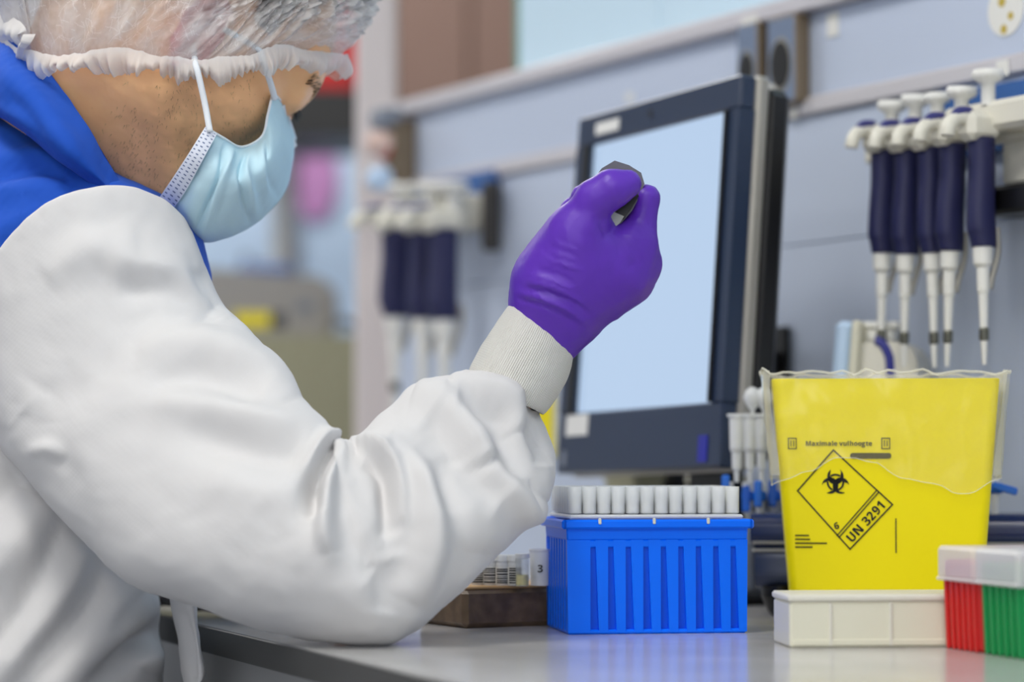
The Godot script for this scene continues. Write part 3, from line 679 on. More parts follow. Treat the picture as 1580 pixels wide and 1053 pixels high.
func make_hand_pipette() -> void:
	# held in the fist; its length runs away from the camera, the hooded top end shows between thumb and forefinger
	var t := thing("electronic_pipette", "dark grey pipette with light grey button held in the purple glove", "pipette", Vector3(0.0683, 1.0294, -1.651))
	var back := Basis(Vector3.RIGHT, Vector3.UP, Vector3(0.10, 0.14, 1.0).normalized())
	# hooded wedge seen from its end; the length runs back through the fist
	var wedge := PackedVector2Array([Vector2(-0.0202, 0.0062), Vector2(-0.0111, 0.0182), Vector2(-0.0029, 0.0231), Vector2(0.0062, 0.0202), Vector2(0.0140, 0.0153), Vector2(0.0161, 0.0083), Vector2(0.0128, 0.0000), Vector2(0.0083, -0.0087), Vector2(0.0012, -0.0169), Vector2(-0.0045, -0.0215), Vector2(-0.0083, -0.0190), Vector2(-0.0120, -0.0070)])
	var f := Flat.new()
	add_prism(f, wedge, 0.05, back, Vector3(0, 0, 0.006) - back.z * 0.05)
	part(t, "hood", f.done(), mat(Color(0.36, 0.36, 0.4), 0.35))
	part(t, "display", prism(PackedVector2Array([Vector2(-0.0025, -0.0116), Vector2(0.0000, -0.0037), Vector2(0.0103, 0.0037), Vector2(0.0124, 0.0004), Vector2(0.0078, -0.0078), Vector2(0.0025, -0.0149)]), 0.0016), M.black, Vector3(0, 0, 0.0056))
	part(t, "button", prism(PackedVector2Array([Vector2(-0.0074, -0.0190), Vector2(-0.0066, -0.0128), Vector2(-0.0037, -0.0099), Vector2(0.0029, -0.0128), Vector2(0.0004, -0.0169), Vector2(-0.0041, -0.0206)]), 0.003), M.pale_grey, Vector3(0, 0, 0.0058))
	var st := []
	for q in [[-0.03, 0.017, 0.0115], [-0.06, 0.0125, 0.0115], [-0.13, 0.011, 0.0105]]:
		var c: Vector3 = back.z * q[0]
		st.append([c + Vector3(0, q[1], 0), c - Vector3(0, q[1], 0), Vector3(q[2], 0, 0)])
	part(t, "pipette_body", loft(st, 40, 40, null, Vector2.ONE, true, 0.7), M.grey_plastic)
	part(t, "shaft", tube([back.z * -0.13, back.z * -0.17, back.z * -0.205], 0.0055, 12, 16), M.pale_grey)
	part(t, "shaft_cone", tube([back.z * -0.203, back.z * -0.225], 0.0032, 6, 14), M.pale_grey)


func make_tip_rack() -> void:
	var turn := 8.5
	var basis := Basis(Vector3.UP, deg_to_rad(turn))
	var w := 0.1185
	var dep := 0.084
	var hgt := 0.0735
	var at: Vector3 = Vector3(0.0369, 0.75, -1.6653) + basis * Vector3(w * 0.485, 0, -dep * 0.49)
	var t := thing("tip_rack", "bright blue ribbed pipette tip rack in the middle of the bench", "rack", at, turn)
	var tp := Vector2(1.035, 1.06)
	part(t, "groove_shade_core", box(Vector3(w - 0.008, hgt - 0.001, dep - 0.008), 0.002, tp), M.rack_groove_shade, Vector3(0, 0.0004, 0))  # core behind the slots, coloured darker to stand for their shade
	var f := Flat.new()
	add_box(f, Vector3(w, 0.0105, dep), 0.001, Vector3(0, hgt - 0.0135, 0) , Vector2(1.01, 1.012))
	add_box(f, Vector3(w - 0.0015, 0.003, dep - 0.0015), 0.001)
	part(t, "wall_band", f.done(), M.rack_blue, Vector3.ZERO)
	f = Flat.new()
	for s in [-1, 1]:
		add_box(f, Vector3(w + 0.007, 0.006, 0.004), 0.0012, Vector3(0, hgt - 0.006, s * (dep * 0.5 + 0.0015)))
		add_box(f, Vector3(0.004, 0.006, dep + 0.007), 0.0012, Vector3(s * (w * 0.5 + 0.0018), hgt - 0.006, 0))
	part(t, "rim", f.done(), M.rack_blue)
	# front and back: broad panels between open slots; the slots widen downwards
	for side in [1, -1]:
		var x := -w * 0.5 * 0.985
		var slots := [-0.044, -0.0325, -0.021, -0.0095, 0.002, 0.0135, 0.025, 0.0365, 0.048]
		for k in 10:
			var a: float = -w * 0.5 if k == 0 else slots[k - 1] + 0.0033
			var a0: float = -w * 0.494 if k == 0 else slots[k - 1] + 0.0056
			var b: float = w * 0.5 if k == 9 else slots[k]
			var b0: float = w * 0.496 if k == 9 else slots[k]
			var poly := PackedVector2Array([Vector2(a0, 0.001), Vector2(b0, 0.001), Vector2(b, hgt - 0.013), Vector2(a, hgt - 0.013)])
			var o := part(t, "panel", prism(poly, 0.0042), M.rack_blue, Vector3(0, 0, side * (dep * 0.5 - 0.0046) if side > 0 else -(dep * 0.5 - 0.0004)))
			o.rotation_degrees.x = side * 0.2
		# strips over the slot heads
		part(t, "slot_head", box(Vector3(w * 0.99, 0.005, 0.0042), 0.0008), M.rack_blue, Vector3(0, hgt - 0.018, side * (dep * 0.5 - 0.0024)))
		x = 0.0
	for side in [-1, 1]:
		for k in 8:
			part(t, "side_rib", box(Vector3(0.0046, hgt - 0.012, 0.0062), 0.001), M.rack_blue, Vector3(side * (w * 0.5 - 0.0027), 0.001, -dep * 0.5 + 0.0056 + k * 0.0104))
	part(t, "tip_deck", box(Vector3(w - 0.004, 0.003, dep - 0.006), 0.001), M.milky, Vector3(0, hgt, 0))
	for x in [-0.0385, -0.003, 0.0325]:
		part(t, "deck_clip", box(Vector3(0.002, 0.004, 0.002), 0.0005), M.ivory, Vector3(x, hgt - 0.003, dep * 0.5 + 0.0034))
	# tips with filters
	var tube_mesh := lathe([Vector2(0.0030, 0.0), Vector2(0.0044, 0.001), Vector2(0.0046, 0.0178), Vector2(0.0039, 0.0178), Vector2(0.0033, 0.001)], 14)
	var plug := lathe([Vector2(0, 0.002), Vector2(0.0033, 0.002), Vector2(0.0034, 0.0085), Vector2(0, 0.0085)], 12)
	var first: Node3D
	for i in 12:
		for j in 8:
			var p := at + basis * Vector3(-0.0525 + i * 0.00945, hgt + 0.0031, -0.0325 + j * 0.0093)
			var o: Node3D
			if first == null:
				o = thing("pipette_tip", "clear filter tip standing in the blue rack", "pipette tip", p, turn, "filter tips in the blue rack")
				part(o, "collar", tube_mesh, M.tip)
				part(o, "filter", plug, M.filter)
				first = o
			else:
				o = first.duplicate()
				o.name = numbered("pipette_tip")
				add_child(o)
				o.position = p


func make_vial_tray() -> void:
	var turn := 28.5
	var basis := Basis(Vector3.UP, deg_to_rad(turn))
	var w := 0.1
	var dep := 0.068
	var at: Vector3 = Vector3(-0.0317, 0.75, -1.7204) + basis * Vector3(w * 0.5, 0, -dep * 0.5)
	var t := thing("vial_block", "worn brown block holding small sample vials beside the elbow", "tray", at, turn)
	part(t, "block", box(Vector3(w, 0.0262, dep), 0.0035), M.tray)
	part(t, "cork_top", box(Vector3(w - 0.004, 0.002, dep - 0.004), 0.0006), M.cork, Vector3(0, 0.0255, 0))
	var top := BENCH + 0.0275
	var rng := RandomNumberGenerator.new()
	rng.seed = 4
	var k := 0
	for a in [[Vector3(-0.0227, 0.7788, -1.752), 0.0, "small capped vial with barcode label nearest the elbow"], [Vector3(-0.0144, 0.779, -1.748), 0.0, "second barcoded vial from the elbow on the brown block"], [Vector3(-0.0061, 0.7792, -1.744), 0.0, "third barcoded vial from the elbow on the brown block"], [Vector3(0.0017, 0.7793, -1.742), 0.2, "barcoded vial beside the one with yellow liquid"]]:
		var p: Vector3 = a[0]
		var v := thing("sample_vial", a[2], "vial", Vector3(p.x, top, p.z), 40.0 * k, "barcoded vials on the brown block")
		part(v, "glass", lathe([Vector2(0, 0.0), Vector2(0.0046, 0.0), Vector2(0.0048, 0.015), Vector2(0.0042, 0.0165)], 20), M.milky)
		part(v, "label_sleeve", lathe([Vector2(0.0049, 0.001), Vector2(0.0049, 0.0125)], 20), M.white)
		var bars := Flat.new()
		var y := 0.0016
		while y < 0.0118:
			var bh := rng.randf_range(0.0004, 0.0012)
			for j in 7:
				add_box(bars, Vector3(0.0016, bh, 0.00012), 0.0, Basis(Vector3.UP, (j - 3) * 0.3) * Vector3(0, y, 0.00495), Vector2.ONE, false, Basis(Vector3.UP, (j - 3) * 0.3))
			y += bh + rng.randf_range(0.0004, 0.001)
		part(v, "barcode", bars.done(), M.ink, Vector3.ZERO, Vector3(0, -40.0 * k - 12.0 + 9.0 * k, 0))
		part(v, "vial_cap", lathe([Vector2(0, 0.0205), Vector2(0.0049, 0.0205), Vector2(0.0053, 0.0195), Vector2(0.0053, 0.0165), Vector2(0.0, 0.0165)].map(func(q): return q), 22), M.milky)
		k += 1
	var p2 := Vector3(0.0069, 0.7796, -1.736)
	var v2 := thing("sample_vial", "clear vial with bright yellow liquid on the brown block", "vial", Vector3(p2.x, top, p2.z))
	part(v2, "glass", lathe([Vector2(0, 0.0), Vector2(0.0045, 0.0), Vector2(0.0046, 0.018), Vector2(0.004, 0.019)], 20), M.clear)
	part(v2, "liquid", lathe([Vector2(0, 0.0006), Vector2(0.0041, 0.0006), Vector2(0.0041, 0.0075), Vector2(0, 0.0075)], 20), M.yellow_liquid)
	part(v2, "vial_cap", lathe([Vector2(0.0, 0.0185), Vector2(0.0049, 0.0185), Vector2(0.0049, 0.0215), Vector2(0, 0.0215)], 20), M.milky)
	var p3 := Vector3(0.0196, 0.7791, -1.745)
	var v3 := thing("sample_vial", "taller white cup marked 3 against the blue rack", "vial", Vector3(p3.x, top, p3.z))
	part(v3, "glass", lathe([Vector2(0, 0.0), Vector2(0.0072, 0.0), Vector2(0.0078, 0.0225), Vector2(0.0082, 0.0235), Vector2(0.0082, 0.0245), Vector2(0.007, 0.0245), Vector2(0.0066, 0.002)], 26), M.milky)
	part(v3, "lettering", words("3", 0.0072), M.ink, Vector3(-0.0008, 0.0115, 0.0077))


func make_cream_box() -> void:
	var turn := 5.0
	var basis := Basis(Vector3.UP, deg_to_rad(turn))
	var at: Vector3 = Vector3(0.1655, 0.75, -1.5495) + basis * Vector3(0.058, 0, -0.026)
	var t := thing("reagent_box", "low cream plastic box in front of the yellow bin", "box", at, turn)
	part(t, "box_base", box(Vector3(0.116, 0.0275, 0.052), 0.0015), M.cream)
	part(t, "box_lid", box(Vector3(0.118, 0.0045, 0.054), 0.0014), M.ivory, Vector3(0, 0.0272, 0))
	for x in [-0.0335, 0.003, 0.04]:
		part(t, "divider_rib", box(Vector3(0.0022, 0.026, 0.0016), 0.0005), M.ivory, Vector3(x, 0.001, 0.0262))
	part(t, "foot_strip", box(Vector3(0.112, 0.0035, 0.0012), 0.0004), M.cream, Vector3(0, 0.0015, 0.0262))


func make_ribbed_box(corner: Vector3, along: float, m: Material, label: String) -> void:
	# corner: far end of the long edge that faces the person; the edge runs towards the camera
	var turn := 16.9
	var basis := Basis(Vector3.UP, deg_to_rad(turn))
	var at := corner + basis * Vector3(0.042, 0, along * 0.5)
	var t := thing("ribbed_box", label, "box", at, turn)
	part(t, "box_body", box(Vector3(0.080, 0.053, along - 0.002), 0.002, Vector2(1.05, 1.03)), m)
	for k in 6:
		var o := part(t, "rib", box(Vector3(0.0024, 0.042, 0.0036), 0.0008), m, Vector3(-0.0405, 0.0, (k - 2.5) * along / 6.4))
		o.rotation_degrees.z = 2.2
	part(t, "lid", box(Vector3(0.091, 0.0195, along + 0.0008), 0.002), M.lid, Vector3(0, 0.0415, 0))
	part(t, "lid_edge", box(Vector3(0.0925, 0.0022, along + 0.0012), 0.0008), M.lid, Vector3(0, 0.0405, 0))


func make_sharps_bin() -> void:
	var t := thing("sharps_bin", "yellow biohazard waste bin with clear film round its top", "bin", Vector3(0.2532, 0.7507, -1.735) * Vector3(1, 0, 1) + Vector3(0, BENCH, -0.035), -5.6)
	var h := 0.1655
	var w0 := 0.1255
	var w1 := 0.1515
	var d0 := 0.066
	var d1 := 0.082
	var ring := func(w: float, d: float, y: float) -> PackedVector3Array:
		var p := PackedVector3Array()
		for q in round_rect(w, d, 0.007, 6):
			p.append(Vector3(q.x, y, q.y))
		return p
	var pts := PackedVector3Array()
	pts.append_array(ring.call(0.002, 0.001, 0.0))
	pts.append_array(ring.call(w0 - 0.002, d0 - 0.002, 0.0))
	pts.append_array(ring.call(w0, d0, 0.0015))
	for k in range(1, 8):
		pts.append_array(ring.call(lerpf(w0, w1, k / 7.0), lerpf(d0, d1, k / 7.0), lerpf(0.0015, h, k / 7.0)))
	pts.append_array(ring.call(w1 - 0.0015, d1 - 0.0015, h + 0.0006))
	pts.append_array(ring.call(w1 - 0.003, d1 - 0.003, h))
	pts.append_array(ring.call(w0 - 0.004, d0 - 0.004, 0.004))
	pts.append_array(ring.call(0.002, 0.001, 0.004))
	part(t, "bin_body", grid(pts, 14, 24, true), M.bin)
	# print on the sloping front
	var up := Vector3(0, h, (d1 - d0) * 0.5).normalized()
	var face := Basis(Vector3.RIGHT, up, Vector3.RIGHT.cross(up))
	var mm := func(x: float, y: float) -> Vector2: return Vector2(x, y) * 0.001
	var put := func(o: Node3D, q: Vector2, turn: float, lift := 0.0002) -> void:
		o.transform = Transform3D(face * Basis(Vector3.BACK, turn), Vector3(0, 0, d0 * 0.5) + face * Vector3(q.x, q.y, lift))
	var line := func(f: Flat, a: Vector2, b: Vector2, wd: float) -> void:
		var n := (b - a).normalized().orthogonal() * wd * 0.5
		var e := (b - a).normalized() * wd * 0.5
		add_prism(f, PackedVector2Array([a - e + n, b + e + n, b + e - n, a - e - n]), 0.0003)
	var f := Flat.new()
	var top: Vector2 = Vector2(-0.0347, 0.1184)
	var rgt: Vector2 = Vector2(0.0043, 0.0820)
	var bot: Vector2 = Vector2(-0.0239, 0.0521)
	var lft: Vector2 = Vector2(-0.0586, 0.0911)
	for e in [[top, rgt], [rgt, bot], [bot, lft], [lft, top]]:
		line.call(f, e[0], e[1], 0.0009)
	line.call(f, Vector2(-0.0048, 0.0902), Vector2(-0.0312, 0.0599), 0.0007)
	line.call(f, Vector2(-0.0061, 0.0915), Vector2(-0.0325, 0.0612), 0.0007)
	var o := part(t, "warning_diamond", f.done(), M.ink)
	put.call(o, Vector2.ZERO, 0.0)
	# biohazard sign
	f = Flat.new()
	var s := 0.0112 / 30.0
	for k in 3:
		var a := PI * 0.5 + TAU * k / 3.0
		var dir := Vector2.from_angle(a)
		var horn := Geometry2D.clip_polygons(disc(14.5, 48, dir * 11.0), disc(10.8, 48, dir * 15.6))
		for poly in horn:
			for bit in Geometry2D.clip_polygons(poly, disc(2.6, 16)):
				for bit2 in Geometry2D.clip_polygons(bit, PackedVector2Array([dir * 17.0 + dir.orthogonal() * 2.2, dir * 40.0 + dir.orthogonal() * 2.2, dir * 40.0 - dir.orthogonal() * 2.2, dir * 17.0 - dir.orthogonal() * 2.2])):
					var sc := PackedVector2Array()
					for q in bit2:
						sc.append(q * s)
					if sc.size() > 2:
						add_prism(f, sc, 0.0003)
	for k in 3:
		var mid := PI * 0.5 + TAU * k / 3.0 + PI / 3.0
		mid += PI / 3.0
		var arc := PackedVector2Array()
		for j in 13:
			arc.append(Vector2.from_angle(mid - 0.62 + 1.24 * j / 12.0) * 15.5 * s)
		for j in 13:
			arc.append(Vector2.from_angle(mid + 0.62 - 1.24 * j / 12.0) * 12.4 * s)
		add_prism(f, arc, 0.0004)
	o = part(t, "biohazard_sign", f.done(), M.ink)
	put.call(o, Vector2(-0.0334, 0.0967), 0.0)
	for a in [["Maximale vulhoogte", Vector2(-0.0312, 0.1228), 0.0045, 0.0, M.ink_olive], ["UN 3291", Vector2(-0.0134, 0.0707), 0.0087, 0.83, M.ink], ["6", Vector2(-0.0330, 0.0677), 0.0062, 0.3, M.ink]]:
		o = part(t, "lettering", words(a[0], a[2], 0.0004), a[4])
		put.call(o, a[1], a[3], 0.0003)
	f = Flat.new()
	for x in [-62.0, 0.0]:
		for e in [[-2.6, -3.5, 2.6, -3.5], [2.6, -3.5, 2.6, 3.5], [2.6, 3.5, -2.6, 3.5], [-2.6, 3.5, -2.6, -3.5], [-0.9, -1.7, -0.9, 1.7], [0.9, -1.7, 0.9, 1.7]]:
			line.call(f, mm.call(x + e[0], 122.8 + e[1]), mm.call(x + e[2], 122.8 + e[3]), 0.0006)
	o = part(t, "fill_mark", f.done(), M.ink_olive)
	put.call(o, Vector2.ZERO, 0.0)
	var pill := PackedVector2Array()
	for q in round_rect(0.0273, 0.0039, 0.0018):
		pill.append(q)
	o = part(t, "printed_bar", prism(pill, 0.0003), M.ink_olive)
	put.call(o, Vector2(-0.0100, 0.1145), 0.0)
	f = Flat.new()
	var rng := RandomNumberGenerator.new()
	rng.seed = 8
	for row in 4:
		var x := -59.9
		var end: float = [-52.0, -51.2, -40.0, -49.5][row]
		while x < end:
			var step := rng.randf_range(0.55, 1.1)
			line.call(f, mm.call(x, 61.2 - row * 2.6), mm.call(x + step * 0.6, 61.2 - row * 2.6), 0.0009)
			x += step
	var yy := 50.0
	while yy < 72.4:
		line.call(f, mm.call(6.5, yy), mm.call(6.5, yy + 0.5), 0.0008)
		yy += rng.randf_range(0.9, 1.5)
	o = part(t, "small_print", f.done(), M.ink_olive)
	put.call(o, Vector2.ZERO, 0.0)
	# clear film gathered round the rim and pulled down outside
	var n := FastNoiseLite.new()
	n.seed = 31
	n.frequency = 9.0
	var fp := PackedVector3Array()
	var cols := 160
	var rows := 26
	var outline := evenly(round_rect(1.0, 1.0, 0.08, 8), cols)
	var fall := [0.070, 0.062, 0.052, 0.054, 0.066, 0.070, 0.077, 0.066]
	for r in rows:
		var v := float(r) / (rows - 1)
		for c in cols:
			var q := outline[c]
			var a := TAU * c / cols
			var hem := 0.066
			if q.y > 0.0:
				var e := clampf(q.x + 0.5, 0.0, 0.999) * 7.0
				hem = lerpf(fall[int(e)], fall[int(e) + 1], smoothstep(0.0, 1.0, e - int(e)))
			hem += 0.002 * n.get_noise_2d(cos(a) * 2.0, sin(a) * 2.0 + 4.0)
			var lip := 0.0035 + 0.006 * absf(n.get_noise_2d(cos(a) * 0.9, sin(a) * 0.9)) + 0.001 * sin(c * 1.3)
			var y := lerpf(h + lip, h - hem, v)
			var k := clampf(y / h, 0.0, 1.05)
			var fat := 0.0016 + 0.0035 * smoothstep(0.35, 0.5, absf(q.x)) + 0.0016 * (0.5 + n.get_noise_2d(c * 0.012, v * 0.06)) + 0.0008 * n.get_noise_2d(c * 0.03, v * 0.1 + 5.0)
			fp.append(Vector3(q.x * (lerpf(w0, w1, k) + 2.0 * fat), y, q.y * (lerpf(d0, d1, k) + 2.0 * fat)))
	part(t, "film", grid(fp, rows, cols, true, Vector3(0, 0.12, 0)), M.film)
	# the film is bunched in several layers at both ends
	for end_side in [-1.0, 1.0]:
		var gp := []
		for v in 6:
			var y := lerpf(h + 0.006, h - 0.064, v / 5.0)
			var k := clampf(y / h, 0.0, 1.05)
			var row := []
			for e in 9:
				var zz := lerpf(0.5, -0.5, e / 8.0)
				row.append(Vector3(end_side * (lerpf(w0, w1, k) * 0.5 + 0.0052 - 0.0045 * pow(absf(zz) * 2.0, 6.0) + 0.0012 * sin(e * 2.3 + v)), y, zz * (lerpf(d0, d1, k) + 0.008)))
			gp.append(row)
		part(t, "film_gather", sheet(gp, 30, 40, Vector3(0, 0.12, 0)), M.film_gather)
	var hemline := PackedVector3Array()
	for c in cols:
		hemline.append(fp[(rows - 1) * cols + c])
	var hl := []
	for c in range(0, cols, 2):
		hl.append(hemline[c])
	hl.append(hemline[0])
	part(t, "film_hem", tube(hl, 0.00032, 160, 6), M.film_fold)
	var lipline := []
	for c in range(0, cols + 1, 2):
		lipline.append(fp[c % cols])
	part(t, "film_lip", tube(lipline, 0.0009, 160, 6), M.film_fold)


func make_manifold() -> void:
	var z := -1.868
	var turn := -8.0
	var mid := Vector3(0.2792, 0.7591, -1.868)
	var t := thing("vacuum_manifold", "dark blue vacuum manifold with blue taps behind the yellow bin", "manifold", Vector3(mid.x, BENCH, z), turn)
	var w := 0.212
	var tank := round_rect(w, 0.036, 0.014, 8)
	var fl := Basis(Vector3(0, 0, -1), Vector3(0, 1, 0), Vector3(1, 0, 0))
	var side := round_rect(0.07, 0.034, 0.012, 8)
	var f := Flat.new()
	add_prism(f, side, w - 0.006, fl, Vector3(-w * 0.5 + 0.003, 0.037, 0))
	part(t, "tank", f.done(), M.tank)
	f = Flat.new()
	add_prism(f, round_rect(0.076, 0.022, 0.009, 8), w, fl, Vector3(-w * 0.5, 0.062, 0))
	part(t, "tank_lid", f.done(), M.tank_lid)
	for y in [0.0515, 0.046]:
		part(t, "seal", box(Vector3(w - 0.002, 0.0022, 0.073), 0.0008), M.steel, Vector3(0, y, 0))
	for x in [-1, 1]:
		for q in [-1, 1]:
			part(t, "foot", lathe([Vector2(0.005, 0.0), Vector2(0.008, 0.003), Vector2(0.013, 0.014), Vector2(0.013, 0.022), Vector2(0, 0.022)], 18), M.black, Vector3(x * (w * 0.5 - 0.02), 0, q * 0.022))
	part(t, "drain_port", tube([Vector3(w * 0.5 - 0.006, 0.03, 0.02), Vector3(w * 0.5 + 0.01, 0.03, 0.02), Vector3(w * 0.5 + 0.018, 0.042, 0.02), Vector3(w * 0.5 + 0.02, 0.06, 0.01)], 0.006, 20, 10), M.black)
	var inv := t.transform.affine_inverse()
	# taps along the lid
	var lid := 0.0735
	for k in 7:
		var p := inv * Vector3(0.1524, 0.8337, -1.85)
		p.x += k * 0.0096 + (0.004 if k > 0 else 0.0)
		var off := 0.012 if k % 2 == 0 else -0.006
		var tap := part(t, "tap", box(Vector3(0.0088, 0.0075, 0.012), 0.0015), M.tap_blue, Vector3(p.x, lid + 0.008, off))
		part(tap, "tap_handle", box(Vector3(0.0058, 0.019, 0.0034), 0.001), M.tap_blue, Vector3(-0.001, -0.004 - (0.004 if k % 2 else 0.0) + (0.004 if k % 3 == 0 else 0.0), 0.0078))
		part(tap, "luer", lathe([Vector2(0.0026, -0.009), Vector2(0.0034, 0.0), Vector2(0.0042, 0.002), Vector2(0.0042, 0.013), Vector2(0.003, 0.014)], 14), M.milky)
	var end := inv * Vector3(0.35, 0.8374, -1.85)
	var e := part(t, "tap", box(Vector3(0.012, 0.0075, 0.0088), 0.0015), M.tap_blue, Vector3(end.x - 0.006, end.y, 0.01))
	part(e, "tap_handle", box(Vector3(0.018, 0.0055, 0.0045), 0.001), M.tap_blue, Vector3(0.006, 0.001, 0.006), Vector3(0, 0, -16))
	part(e, "luer", lathe([Vector2(0.0026, -0.016), Vector2(0.0036, 0.0)], 12), M.milky)
	part(e, "luer", lathe([Vector2(0.0036, 0.006), Vector2(0.0026, 0.025)], 12), M.milky)
	# extraction columns standing in the taps
	var tube_mesh := lathe([Vector2(0.0018, 0.0), Vector2(0.0020, 0.008), Vector2(0.0034, 0.010), Vector2(0.0036, 0.021), Vector2(0.0049, 0.024), Vector2(0.0052, 0.047), Vector2(0.0068, 0.0475), Vector2(0.0068, 0.0495), Vector2(0.0045, 0.0495), Vector2(0.0044, 0.025)], 18)
	var packing := lathe([Vector2(0, 0.0255), Vector2(0.0043, 0.0255), Vector2(0.0043, 0.0295), Vector2(0, 0.0295)], 14)
	var bead := lathe([Vector2(0.0012, 0.048), Vector2(0.0016, 0.052), Vector2(0.005, 0.0565), Vector2(0.0066, 0.061), Vector2(0.005, 0.066), Vector2(0.002, 0.0685), Vector2(0, 0.069)], 16, true)
	for a in [[Vector3(0.1589, 0.8466, -1.85), "outermost clear extraction column left of the yellow bin", false], [Vector3(0.1686, 0.8466, -1.85), "middle clear extraction column with a bulb stopper", true], [Vector3(0.1769, 0.8466, -1.85), "clear extraction column with bulb stopper touching the bin's film", true]]:
		var q: Vector3 = inv * a[0]
		var at: Vector3 = t.transform * Vector3(q.x, lid + 0.0216, 0.012)
		var c := thing("extraction_column", a[1], "column", at, turn, "extraction columns on the manifold")
		part(c, "barrel", tube_mesh, M.milky)
		part(c, "packing", packing, M.filter)
		if a[2]:
			part(c, "stopper", bead, M.milky, Vector3(0.002, 0, 0))


func make_charger() -> void:
	var at := Vector3(0.2702, 0.7555, -1.93)
	var t := thing("pipette_charger", "white charging station with a blue band behind the yellow bin", "charger", Vector3(at.x, BENCH, -1.955), -20.0)
	var side := PackedVector2Array([Vector2(-0.03, 0), Vector2(0.036, 0), Vector2(0.036, 0.175)])
	for k in 9:
		var a := deg_to_rad(90.0 * k / 8.0)
		side.append(Vector2(0.018 + cos(a) * 0.018, 0.182 + sin(a) * 0.018))
	side.append_array([Vector2(-0.01, 0.2), Vector2(-0.018, 0.192)])
	part(t, "housing", prism(side, 0.05), M.ivory, Vector3(0, 0, -0.05))
	part(t, "cradle", box(Vector3(0.024, 0.012, 0.03), 0.003), M.white, Vector3(0.004, 0.2, -0.025))
	part(t, "cradle_lip", box(Vector3(0.04, 0.006, 0.034), 0.002), M.white, Vector3(0.0, 0.21, -0.025))
	var f := Flat.new()
	add_box(f, Vector3(0.014, 0.217, 0.05), 0.004)
	part(t, "face_plate", f.done(), M.pale_blue, Vector3(-0.038, 0, -0.022), Vector3(0, 0, -5))
	part(t, "face_rim", box(Vector3(0.007, 0.217, 0.056), 0.002), M.cream, Vector3(-0.0275, 0, -0.02), Vector3(0, 0, -5))
	var band := []
	for k in 9:
		var a := deg_to_rad(90.0 - 70.0 * k / 8.0)
		band.append(Vector3(0.004 + cos(a) * 0.012, 0.178 + sin(a) * 0.0235, 0.0006))
	band.append(Vector3(0.0165, 0.168, 0.0006))
	part(t, "blue_band", tube(band, 0.0035, 30, 8, 0.3), mat(Color(0.06, 0.1, 0.5), 0.4))
	for q in [[-0.014, 0.162, 0.008], [0.001, 0.163, 0.010]]:
		part(t, "printed_mark", box(Vector3(q[2], 0.003, 0.0006), 0.0), mat(Color(0.25, 0.35, 0.7), 0.6), Vector3(q[0], q[1], 0.0003))
		part(t, "printed_mark", box(Vector3(q[2], 0.0025, 0.0006), 0.0), mat(Color(0.85, 0.55, 0.6), 0.6), Vector3(q[0], q[1] - 0.012, 0.0003))


